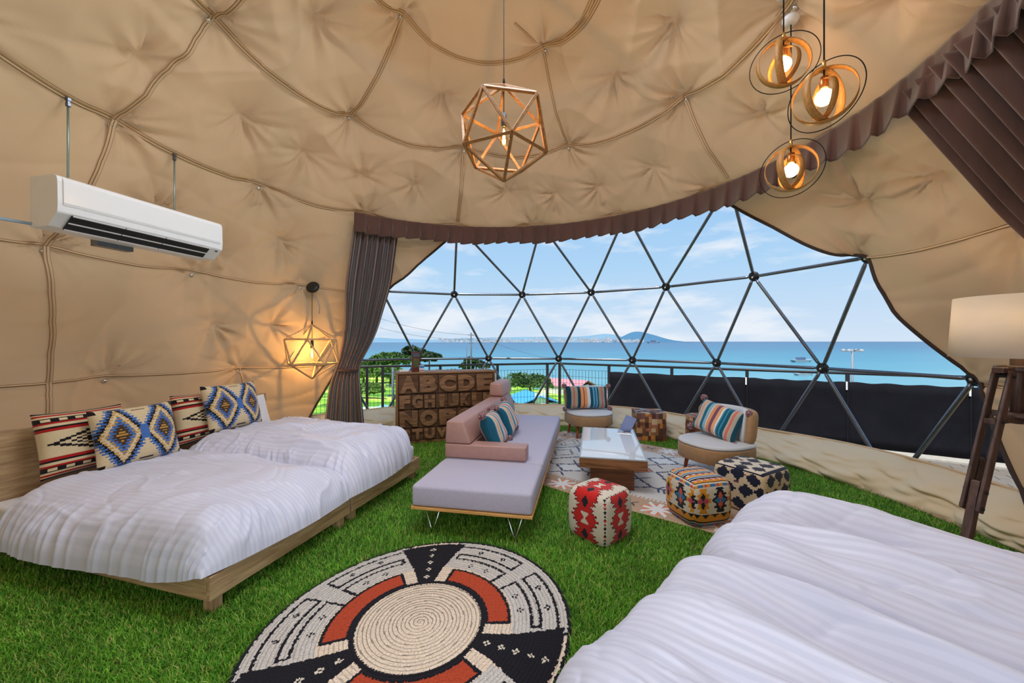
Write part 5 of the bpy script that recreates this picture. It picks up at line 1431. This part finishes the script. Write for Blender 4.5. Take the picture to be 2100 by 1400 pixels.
extr(prof, 0, AL, 'body', M_white, ac)
extr([(-0.001, 0.115), (-0.007, 0.13), (-0.004, 0.252), (0.008, 0.272), (0.012, 0.27), (0.003, 0.25), (0.0, 0.13)], 0.022, AL - 0.022, 'front_panel', mat('ac_gloss', (0.87, 0.88, 0.90), 0.2, 0, 0.01), ac)
# outlet on the sloping lower lip with louvres
M_out = mat('outlet_dark', (0.006, 0.006, 0.007), 0.6)
def lip(f, o_=0.0):                                # point on the lower front curve
    a_, b_ = Vector((0.006, 0.072)), Vector((0.085, 0.0005)); p = a_.lerp(b_, f); nrm = Vector((-(b_.y - a_.y), (b_.x - a_.x))).normalized(); nrm = -nrm
    nrm = Vector((-0.70, -0.72)); return p + nrm * o_
V = []
for x in (0.06, AL - 0.10):
    for f in (0.0, 1.0):
        for o2 in (0.004, 0.0105):
            p = lip(f, o2); V.append((x, p.x, p.y))
link('outlet', mesh('outlet', V, [[1, 3, 7, 5], [0, 4, 6, 2], [0, 1, 5, 4], [2, 6, 7, 3], [0, 2, 3, 1], [4, 5, 7, 6]], M_out), ac)
for f in (0.0, 0.50, 0.97):
    for (xa, xb) in ((0.062, 0.31), (0.316, 0.54), (0.546, AL - 0.102)):
        V = []
        for x in (xa, xb):
            for ff in (f - 0.03, f + 0.03):
                for o2 in (0.011, 0.016): p = lip(ff, o2); V.append((x, p.x, p.y))
        link('louvre', mesh('louvre', V, [[1, 3, 7, 5], [0, 4, 6, 2], [0, 1, 5, 4], [2, 6, 7, 3], [0, 2, 3, 1], [4, 5, 7, 6]], M_white), ac)
G().box((AL - 0.05, 0.006, 0.05), (AL - 0.035, 0.018, 0.058), 0.002).out('receiver', M_black, ac)
Mi = Matrix.Translation((acl[0], acl[1], 2.135)) @ Matrix.Rotation(math.atan2(acd[1], acd[0]), 4, 'Z'); Mi.invert()
M_rod = mat('zinc_rod', (0.30, 0.42, 0.42), 0.4, 0.7, 0.1)
for (wx_, wy_, zt_) in on_liner([-174.9, 169.1], [42.2, 42.2], 0.03):
    for lp in (Mi @ Vector((wx_, wy_, 2.135)),):
        fx_, yy = lp.x / 1.12, lp.y / 1.12
        if yy > 0.24: G().box((fx_ - 0.02, 0.2356, 0.20), (fx_ + 0.02, yy + 0.02, 0.23), 0.002).out('hanger_arm', M_steel, ac)
        L = (zt_ - 2.135) / 1.12
        rd = G().tube([(fx_, yy, 0.20 if yy > 0.24 else 0.292), (fx_, yy, L)], 0.006, 8).out('threaded_rod', M_rod, ac, True)
        G().lathe([(0.012, L - 0.05), (0.014, L - 0.048), (0.014, L - 0.03), (0.011, L - 0.028), (0.011, L - 0.018), (0.016, L - 0.016), (0.016, L + 0.0), (0.01, L + 0.004)], 6, M=Matrix.Translation((fx_, yy, 0))).out('nut', M_steel, rd)
G().tube([(0.02, 0.22, 0.02), (-0.30, 0.30, 0.02), (-0.7, 0.42, 0.0)], 0.009, 8).out('pipe', mat('blue_pipe', (0.35, 0.5, 0.65), 0.4), ac, True)
ac.scale = (1.12, 1.12, 1.12)
G().box((0.30, 0.2355, -0.03), (0.50, 0.30, 0.10), 0.004).out('bracket', M_steel, ac)
# ================================================================== outside: deck, railing, sea, shore
ZD = -0.27
M_deck = mat('deck_concrete', s2l(196, 190, 178), 0.85, 0, 0.1, 3)
M_paver = mat('paver', s2l(112, 104, 94), 0.85, 0, 0.14, 7, 0.2, 60)
M_grout = mat('sand_joint', s2l(150, 118, 60), 0.95, 0, 0.15, 30)
# land the dome stands on
def pxg(x, y, z):
    D = 791 * (HE - z) / (y - 699.0); return np.array([(x - 1050) / 791 * D, D])
FC = np.array([1.06, 8.79]); FR = np.array([8.2, 4.24]); FLf = np.array([-6.0, 6.82])
g = G(); g.add([(-9, -8, ZD - 0.02), (10.5, -8, ZD - 0.02), (FR[0] + 2, FR[1] - 1.3, ZD - 0.02), (FC[0] + 0.05, FC[1] + 0.12, ZD - 0.02), (FLf[0] - 3, FLf[1] - 0.7, ZD - 0.02)], [[0, 1, 2, 3, 4]])
o = g.out('ground', M_grout); tag(o, 'sandy joint bed of the paved terrace round the dome', kind='structure')
fd = (FR - FC) / np.linalg.norm(FR - FC); fnn = np.array([fd[1], -fd[0]])
pv_me = None
rzp = math.atan2(fd[1], fd[0])
V, F = boxg((0.004, 0.004, -0.03), (0.296, 0.146, 0.0), 0.004, 1)
pv_me = mesh('paver', V, F, M_paver)
cnt = 0
for iu in range(0, 30):
    for iv in range(0, 26):
        lu = iu * 0.30 + (0.15 if iv % 2 else 0); lv = 0.28 + iv * 0.15
        p = FC + fd * lu + fnn * lv
        dr = math.hypot(p[0] - C[0], p[1] - C[1])
        if dr < 4.05 or p[0] < 3.6 or p[0] / max(p[1], 0.1) > 1.75 or p[1] < 2.2: continue
        q = link('paver', pv_me, o); q.location = (p[0], p[1], ZD); q.rotation_euler = (0, 0, rzp); cnt += 1
kb = G()
M4 = Matrix.Translation((FC[0], FC[1], 0)) @ Matrix.Rotation(rzp, 4, 'Z')
kb.box((-0.1, -0.27, ZD - 0.05), (9.5, 0.10, ZD + 0.03), 0.006, M=M4)
tag(kb.out('kerb', mat('kerb_white', s2l(170, 164, 152), 0.8)), 'pale concrete kerb along the foot of the black screen', kind='structure')

M_rail = mat('rail_black', (0.020, 0.021, 0.026), 0.45, 0.3, 0.1)
M_screen = mat('screen_black', (0.008, 0.008, 0.011), 0.9, 0, 0.25, 2.5, spec=0.1)
def railing(label, A, B, posts, mesh_rng, screens, ztop=0.90):
    d = (B - A); L = np.linalg.norm(d); d = d / L; rz = math.atan2(d[1], d[0])
    t = thing('railing', label, 'railing', (*A, 0), rz)
    G().tube([(0, 0, ztop), (L, 0, ztop)], 0.024, 10).out('top_rail', M_rail, t, True)
    G().box((0, -0.015, ZD + 0.10), (L, 0.015, ZD + 0.13)).out('bottom_rail', M_rail, t)
    for s in posts: G().box((s - 0.026, -0.026, ZD - 0.02), (s + 0.026, 0.026, ztop - 0.02), 0.003).out('post', M_rail, t)
    for (a, b) in mesh_rng:
        g = G()
        for x in np.arange(a, b, 0.075): g.box((x - 0.0028, -0.0028, ZD + 0.12), (x + 0.0028, 0.0028, ztop - 0.13))
        for z_ in np.arange(ZD + 0.14, ztop - 0.12, 0.15): g.box((a, -0.0028, z_ - 0.0028), (b, 0.0028, z_ + 0.0028))
        w = g.out('wire_mesh', M_rail, t); w['kind'] = 'stuff'
    for (a, b) in screens:
        n = 24; V = []; 
        for q in range(n + 1):
            for z_ in np.linspace(ZD + 0.03, ztop - 0.14, 8): V.append((a + (b - a) * q / n, -0.035 + 0.006 * math.sin(q * 1.1) * (1 + z_), z_ + (0.008 * math.sin(q * 0.9) if z_ > 0.7 else 0)))
        sc = link('screen_panel', mesh('screen_panel', V, gridF(n + 1, 8), M_screen, True), t); so = sc.modifiers.new('thickness', 'SOLIDIFY'); so.thickness = 0.006
        for s in (b - 0.012,): G().box((s - 0.009, -0.045, ztop - 0.26), (s + 0.012, -0.036, ztop - 0.13)).out('cable_tie', M_white, sc)
    return t
LR = np.linalg.norm(FR - FC); LLn = np.linalg.norm(FLf - FC)
def along(A, B, xpx):                               # distance along A->B where it crosses an image column
    d = (B - A) / np.linalg.norm(B - A); k = (xpx - 1050) / 791
    return (k * A[1] - A[0]) / (d[0] - k * d[1])
pr = [0.03] + [along(FC, FR, x) for x in (1249, 1532, 1738, 1990)] + [LR - 0.05]
railing('black railing on the right, hung with black mesh screens', FC, FR, pr + [(pr[1] + pr[2]) / 2], [(0.05, pr[1])], [(pr[1] + 0.03, pr[2] - 0.004), (pr[2] + 0.004, pr[3] - 0.004), (pr[3] + 0.004, pr[4] - 0.004), (pr[4] + 0.004, pr[5])])
pl2 = [along(FC, FLf, x) for x in (1124, 1022, 905, 787, 755)]
railing('black railing with wire mesh behind the letter cabinet', FC + (FLf - FC) / LLn * 0.02, FLf, pl2 + [LLn - 0.1], [(0.05, LLn - 0.1)], [])

# ---------------- sea
ZS = -12.0
sm = bpy.data.materials.new('sea_water'); sm.use_nodes = True; MATS['sea'] = sm; t = sm.node_tree; b = t.nodes['Principled BSDF']
b.inputs['Roughness'].default_value = 0.35; b.inputs['Specular IOR Level'].default_value = 0.35
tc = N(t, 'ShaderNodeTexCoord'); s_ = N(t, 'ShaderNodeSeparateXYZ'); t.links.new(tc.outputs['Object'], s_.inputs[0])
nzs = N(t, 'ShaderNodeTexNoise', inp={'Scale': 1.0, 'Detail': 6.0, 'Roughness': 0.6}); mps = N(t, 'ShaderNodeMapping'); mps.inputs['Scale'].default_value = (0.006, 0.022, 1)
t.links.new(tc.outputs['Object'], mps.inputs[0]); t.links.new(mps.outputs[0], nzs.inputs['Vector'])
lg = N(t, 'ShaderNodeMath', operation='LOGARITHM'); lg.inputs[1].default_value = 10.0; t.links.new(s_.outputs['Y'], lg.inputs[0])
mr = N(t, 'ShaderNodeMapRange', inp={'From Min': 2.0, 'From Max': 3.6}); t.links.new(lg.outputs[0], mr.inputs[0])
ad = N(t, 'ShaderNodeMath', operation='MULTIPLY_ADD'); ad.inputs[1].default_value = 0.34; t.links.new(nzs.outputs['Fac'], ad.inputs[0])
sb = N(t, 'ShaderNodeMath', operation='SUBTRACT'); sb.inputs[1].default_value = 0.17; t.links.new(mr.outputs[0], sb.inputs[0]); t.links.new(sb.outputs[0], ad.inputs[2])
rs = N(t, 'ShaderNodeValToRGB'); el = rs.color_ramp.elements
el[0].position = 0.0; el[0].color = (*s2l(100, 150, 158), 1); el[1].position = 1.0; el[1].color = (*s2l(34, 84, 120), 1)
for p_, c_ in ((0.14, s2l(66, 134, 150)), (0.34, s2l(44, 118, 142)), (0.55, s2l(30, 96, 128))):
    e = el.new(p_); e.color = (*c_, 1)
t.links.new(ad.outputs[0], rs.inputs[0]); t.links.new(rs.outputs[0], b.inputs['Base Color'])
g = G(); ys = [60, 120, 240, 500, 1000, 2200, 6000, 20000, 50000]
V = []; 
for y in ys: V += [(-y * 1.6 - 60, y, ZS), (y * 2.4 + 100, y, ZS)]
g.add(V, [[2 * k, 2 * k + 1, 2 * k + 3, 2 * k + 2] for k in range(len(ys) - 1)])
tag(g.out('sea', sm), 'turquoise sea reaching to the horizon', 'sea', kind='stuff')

# ---------------- shore: grassy slope on the left, beach strip
def shore_y(x): return 128 + 18 * np.sin(x * 0.03)
nx_, ny_ = 90, 80
X = np.linspace(-170, 75, nx_); Yv = np.concatenate([np.linspace(9.6, 60, 40), np.linspace(62, 190, 40)])
XX, YY = np.meshgrid(X, Yv, indexing='ij')
lim = 70 - XX * 0.55                                # shoreline: further out on the left
lim = np.where(XX < -14, 150 + (-14 - XX) * 0.25, np.where(XX < 6, 150 - (XX + 14) * 2.4, 102 - (XX - 6) * 1.5))
inl = np.clip((lim - YY) / 22.0, -1, 1)
Z0 = -2.2 - (YY - 9) * 0.085; Z0 = np.maximum(Z0, -9.5)
ZZ = np.where(inl > 0, ZS - 0.2 + (Z0 - ZS + 0.2) * np.clip(inl, 0, 1) ** 0.6, ZS - 1.5)
ZZ += 0.35 * vnoise(np.stack([XX.ravel() * 0.06, YY.ravel() * 0.06], 1), 50, 3, 1.0).reshape(XX.shape) * (inl > 0.3)
V = np.stack([XX, YY, ZZ], -1).reshape(-1, 3); F = gridF(nx_, ny_)
fm = ((inl[:-1, :-1] + inl[1:, 1:]) / 2).ravel()
xm = ((XX[:-1, :-1] + XX[1:, 1:]) / 2).ravel(); ym = ((YY[:-1, :-1] + YY[1:, 1:]) / 2).ravel()
nzv = vnoise(np.stack([xm * 0.08, ym * 0.12], 1), 61, 3, 1.0)
col_ = np.where((fm[:, None] < 0.55), np.array(s2l(214, 190, 160)), np.where(nzv[:, None] > 0.35, np.array(s2l(196, 214, 96)), np.where(nzv[:, None] > -0.2, np.array(s2l(140, 188, 60)), np.array(s2l(96, 150, 52)))))
M_land = woven('shore_land', 0.95, 0.4, 0.8, (1, 1, 1), 0.25, 0.0)
o = link('shore', mesh('shore', V, F, M_land, True, col_)); tag(o, 'bright green meadow sloping to a sandy beach', kind='structure')

# ---------------- trees and bushes of the headland
M_leafd = mat('pine_leaf', s2l(42, 62, 32), 0.8, 0, 0.4, 0.6); M_leafm = mat('broad_leaf', s2l(66, 98, 38), 0.8, 0, 0.4, 0.6); M_leafl = mat('bright_leaf', s2l(92, 124, 46), 0.8, 0, 0.35, 0.6)
M_trunk = mat('bark', s2l(86, 70, 56), 0.9)
def landz(x, y):
    lim = 150 + (-14 - x) * 0.25 if x < -14 else (150 - (x + 14) * 2.4 if x < 6 else 102 - (x - 6) * 1.5)
    i_ = min(1, max(0.0, (lim - y) / 22.0)); z0 = max(-2.2 - (y - 9) * 0.085, -9.5)
    return ZS - 0.2 + (z0 - ZS + 0.2) * i_ ** 0.6
def tree(name, label, cat, xpx, D, ybase, w, h, m_, seed, grp, n=1500, leaf=0.5):
    x = (xpx - 1050) / 791 * D; zb = landz(x, D)
    zc = HE - (ybase - 699) / 791 * D
    t = thing(name, label, cat, (x, D, zb), 0, grp); r = np.random.default_rng(seed)
    blobs = [(r.uniform(-0.36, 0.36) * w, r.uniform(-0.3, 0.3) * w, h * r.uniform(0.45, 0.8), r.uniform(0.18, 0.30) * w) for _ in range(9)]
    P = []
    for k in range(n):
        b = blobs[k % 9]; v = r.normal(size=3); v /= np.linalg.norm(v); v[2] = abs(v[2]) * 0.9 - 0.15
        P.append(np.array(b[:3]) + v * b[3] * r.uniform(0.75, 1.05) * np.array([1, 1, 0.8]))
    P = np.array(P); a = r.normal(size=(n, 3)); a /= np.linalg.norm(a, axis=1)[:, None]; bb = np.cross(a, r.normal(size=(n, 3))); bb /= np.linalg.norm(bb, axis=1)[:, None]
    s = leaf * r.uniform(0.6, 1.3, n)[:, None]
    V = np.stack([P - a * s, P + bb * s * 0.6, P + a * s, P - bb * s * 0.6], 1).reshape(-1, 3); F = np.arange(4 * n).reshape(-1, 4)
    link('crown', mesh('crown', V, F, m_), t)
    G().tube([(0, 0, -0.3), (0.1, 0, h * 0.35), (0, 0.1, h * 0.65)], [w * 0.035, w * 0.03, w * 0.015], 8).out('trunk', M_trunk, t, True)
    return t
TG = 'trees on the headland'
tree('pine_tree', 'dark pine at the tip of the headland, right end of the trees', 'tree', 880, 128, 752, 7.5, 9.0, M_leafd, 1, TG)
tree('pine_tree', 'tall dark pine left of the red menu stand on the headland', 'tree', 850, 122, 752, 10, 10.6, M_leafd, 2, TG)
tree('pine_tree', 'broad mid-green tree left of the dark headland pines', 'tree', 812, 112, 750, 9.5, 8.6, M_leafm, 3, TG)
tree('leafy_tree', 'bright leafy tree next to the left curtain on the headland', 'tree', 772, 100, 748, 9, 7.6, M_leafm, 4, TG)
tree('leafy_bush', 'broad bright green bush in front of the headland trees', 'bush', 800, 88, 752, 8, 4.6, M_leafl, 5, 'bushes on the slope', leaf=0.4)
tree('leafy_bush', 'round green bush low beside the left curtain', 'bush', 745, 84, 752, 8, 5.5, M_leafl, 6, 'bushes on the slope', leaf=0.4)
tree('leafy_bush', 'reddish green bush at the edge of the beach', 'bush', 913, 104, 768, 6.5, 3.4, mat('rust_leaf', s2l(128, 120, 60), 0.8, 0, 0.4, 0.6), 7, 'bushes on the slope', leaf=0.35)
tree('pine_tree', 'single dark pine beside the utility pole', 'tree', 976, 92, 770, 6.6, 8.2, M_leafd, 8, TG, leaf=0.4)
tree('leafy_bush', 'green bush seen through the wire mesh by the blue roof', 'bush', 1086, 46, 830, 5.0, 2.6, M_leafm, 9, 'bushes on the slope', leaf=0.22)
tree('leafy_bush', 'green thicket seen through the railing left of the cabinet', 'bush', 752, 44, 800, 4.0, 1.6, M_leafl, 10, 'bushes on the slope', leaf=0.25)

# ---------------- sheds, pole, lamp tower, boats
def shed(name, label, xpx, D, ytop, w, dp, h, rz, mr_, mw):
    x = (xpx - 1050) / 791 * D; zt = HE - (ytop - 699) / 791 * D
    zg = landz(x, D) - 0.6; h = max(zt - zg - w * 0.16, 0.5)
    t = thing(name, label, 'building', (x, D, zg), rz)
    G().box((-w / 2, -dp / 2, 0), (w / 2, dp / 2, h), 0.0).out('wall', mw, t)
    rf = h + w * 0.16
    for s in (-1, 1):
        G().add([(s * (w / 2 + 0.2), -dp / 2 - 0.2, h - 0.06), (s * (w / 2 + 0.2), dp / 2 + 0.2, h - 0.06), (0, dp / 2 + 0.2, rf), (0, -dp / 2 - 0.2, rf), (s * (w / 2 + 0.2), -dp / 2 - 0.2, h + 0.03), (s * (w / 2 + 0.2), dp / 2 + 0.2, h + 0.03), (0, dp / 2 + 0.2, rf + 0.09), (0, -dp / 2 - 0.2, rf + 0.09)],
                [[0, 1, 2, 3], [4, 7, 6, 5], [0, 4, 5, 1], [3, 2, 6, 7], [0, 3, 7, 4], [1, 5, 6, 2]]).out('roof', mr_, t)
    G().box((-0.5, -dp / 2 - 0.03, 0.1), (0.5, -dp / 2, 2.0)).out('door', M_white, t)
    return t
M_wall = mat('shed_wall', s2l(206, 200, 196), 0.9)
shed('shed', 'small shed with a pink roof behind the wire mesh', 1163, 62, 777, 5.2, 7, 3, 0.9, mat('pink_roof', s2l(196, 130, 136), 0.7), M_wall)
shed('shed', 'shed with a bright blue roof behind the wire mesh', 1092, 36, 806, 3.4, 4.5, 2, 0.25, mat('blue_roof', s2l(60, 150, 214), 0.6), M_wall)
shed('shed', 'low shed with a grey roof right of the pink one', 1225, 44, 822, 5, 5, 2, -0.5, mat('grey_roof', s2l(190, 196, 206), 0.7), M_wall)
shed('shed', 'shed with a light blue roof low behind the railing left of the cabinet', 772, 20, 842, 3.6, 3, 2, 0.1, mat('pale_blue_roof', s2l(130, 190, 224), 0.7), M_wall)
M_pole = mat('concrete_pole', s2l(92, 100, 112), 0.8)
def pole(label, xpx, D, ytop, r_, arms=True):
    x = (xpx - 1050) / 791 * D; zt = HE - (ytop - 699) / 791 * D; zb = landz(x, D) - 0.5
    t = thing('utility_pole', label, 'pole', (x, D, zb), 0.3, 'utility poles')
    G().tube([(0, 0, 0), (0, 0, zt - zb)], [r_ * 1.2, r_ * 0.8], 10).out('mast', M_pole, t, True)
    if arms:
        for k, L in ((0.4, 1.2), (1.2, 0.9), (1.9, 0.7)): G().box((-L / 2, -0.04, zt - zb - k - 0.05), (L / 2, 0.04, zt - zb - k + 0.05)).out('cross_arm', M_pole, t)
    return np.array([x, D, zt])
a1 = pole('tall utility pole with cross arms beside the single pine', 966, 70, 681, 0.16)
a2 = pole('short white pole standing in the meadow left of the cabinet', 806, 26, 752, 0.10)
a3 = pole('thin leaning pole left of the tall utility pole', 957, 70, 712, 0.09, False)
g_ = [(a1 + np.array([0, 0, -0.4]), np.array([-24.0, 70, 5.6])), (a1 + np.array([0, 0, -0.4]), np.array([14, 110, -4.0])), (a1 + np.array([0, 0, -1.2]), np.array([-24.0, 70, 3.9]))]
for k, (p, q) in enumerate(g_):
    pts = [p + (q - p) * f + np.array([0, 0, -1.2 * 4 * f * (1 - f) * 0.5]) for f in np.linspace(0, 1, 14)]
    tag(G().tube(pts, 0.028, 5).out('power_line', M_pole, None, True), ['upper power line running left from the utility pole', 'power line running from the utility pole towards the sea', 'lower power line running left from the utility pole'][k], 'cable', 'power lines')
D = 62.0; x = (1748 - 1050) / 791 * D
t = thing('light_tower', 'white floodlight mast with four lamp heads rising before the sea', 'light mast', (x, D, ZS), 0)
zt = HE - (714 - 699) / 791 * D - ZS
G().tube([(0, 0, 0), (0, 0, zt)], [0.26, 0.14], 12).out('mast', mat('mast_white', s2l(126, 134, 146), 0.6), t, True)
for k in range(4):
    a_ = k * PI / 2 + 0.5; d = Vector((math.cos(a_), math.sin(a_), 0))
    G().tube([Vector((0, 0, zt - 0.5)), d * 0.6 + Vector((0, 0, zt - 0.15)), d * 1.0 + Vector((0, 0, zt - 0.1))], 0.06, 6).out('arm', M_pole, t)
    G().lathe([(0.12, 0.12), (0.34, 0.0), (0.36, -0.25), (0.30, -0.30)], 14, M=Matrix.Translation(d * 1.15 + Vector((0, 0, zt - 0.15)))).out('lamp_head', mat('lamp_head_grey', s2l(150, 156, 166), 0.5), t, True)
M_hull = mat('boat_hull', s2l(180, 182, 186), 0.5); M_boatd = mat('boat_cabin', s2l(90, 110, 140), 0.5)
def boat(label, xpx, ypx, L):
    D = 791 * (HE - ZS) / (ypx - 699); x = (xpx - 1050) / 791 * D
    t = thing('boat', label, 'boat', (x, D, ZS), 0.2, 'boats on the sea')
    g = G(); V = []
    for z_, s in ((-0.2, 0.8), (0.09 * L, 1.0)):
        V += [(-L / 2 * s, -L * 0.11 * s, z_), (L * 0.28 * s, -L * 0.11 * s, z_), (L / 2 * s, 0, z_ + 0.02 * L), (L * 0.28 * s, L * 0.11 * s, z_), (-L / 2 * s, L * 0.11 * s, z_)]
    g.add(V, [[4, 3, 2, 1, 0], [5, 6, 7, 8, 9]] + [[k, (k + 1) % 5, 5 + (k + 1) % 5, 5 + k] for k in range(5)]); g.out('hull', M_hull, t)
    G().box((-L * 0.25, -L * 0.07, 0.092 * L), (L * 0.1, L * 0.07, 0.2 * L), 0.01 * L).out('cabin', M_boatd, t)
boat('white boat moored left of the floodlight mast, nearer the horizon', 1645, 741, 16)
boat('white boat low behind the black screen, left of the floodlight mast', 1650, 768, 9)
boat('tiny white ship on the horizon before the far hill', 1341, 702.3, 120)

# ---------------- far coast: hills and town across the bay
M_hill_haze = mat('far_hill_haze', s2l(74, 112, 138), 1.0, 0, 0.06, 0.004, spec=0); M_hill2_haze = mat('further_hill_haze', s2l(112, 142, 160), 1.0, 0, 0.05, 0.004, spec=0)  # bluish tint puts the distance haze into the hill colours
def hill(label, D, pts, m_, dp):
    t = len(pts); V = []
    n = 60; xs = np.linspace(pts[0][0], pts[-1][0], n); ys_ = np.interp(xs, [p[0] for p in pts], [p[1] for p in pts])
    ys_ = ys_ + 0.5 * np.sin(xs * 0.11) * (ys_ < 696); ys_ = np.convolve(np.pad(ys_, 2, 'edge'), np.ones(5) / 5, 'valid')
    for k in range(n):
        x = (xs[k] - 1050) / 791 * D; zt = max(HE - (ys_[k] - 699) / 791 * D, ZS + 0.5)
        V += [(x * 0.995, D - dp, ZS - 1), (x, D - dp * 0.35, ZS + (zt - ZS) * 0.72), (x, D, zt), (x, D + dp, ZS - 1)]
    F = []
    for k in range(n - 1):
        for q in range(3): F.append([k * 4 + q, k * 4 + 4 + q, k * 4 + 5 + q, k * 4 + 1 + q])
    o = link('hill', mesh('hill', V, F, m_, True)); return tag(o, label, 'hill', 'hills across the bay')
hill('rounded hill tinted haze-blue across the bay, tallest on the horizon', 5200, [(1215, 701), (1250, 698), (1272, 691), (1285, 684), (1300, 679), (1318, 679), (1340, 685), (1365, 694), (1390, 698), (1408, 701)], M_hill_haze, 500)
hill('low ridge in a haze tint behind the far town', 6500, [(880, 697), (940, 692), (1000, 691), (1060, 690), (1120, 689), (1180, 690), (1225, 685), (1248, 682), (1270, 687), (1300, 696), (1320, 701)], M_hill2_haze, 600)
hill('low headland in a grey haze tint on the horizon by the left curtain', 5800, [(740, 690), (790, 692), (840, 694), (880, 695), (930, 695), (960, 697), (1000, 701)], M_hill2_haze, 500)
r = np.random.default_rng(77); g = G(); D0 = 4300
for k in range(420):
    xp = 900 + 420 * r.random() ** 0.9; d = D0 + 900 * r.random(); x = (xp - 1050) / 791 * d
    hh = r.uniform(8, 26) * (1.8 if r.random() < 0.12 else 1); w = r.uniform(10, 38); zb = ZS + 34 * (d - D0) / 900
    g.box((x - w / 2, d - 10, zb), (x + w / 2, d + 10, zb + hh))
tag(g.out('far_town', mat('far_town', s2l(158, 170, 182), 0.9, 0, 0.25, 0.02, col2=s2l(186, 184, 184))), 'pale haze-tinted town lining the far shore of the bay', 'town', kind='stuff')  # distance haze mixed into the town's base colour
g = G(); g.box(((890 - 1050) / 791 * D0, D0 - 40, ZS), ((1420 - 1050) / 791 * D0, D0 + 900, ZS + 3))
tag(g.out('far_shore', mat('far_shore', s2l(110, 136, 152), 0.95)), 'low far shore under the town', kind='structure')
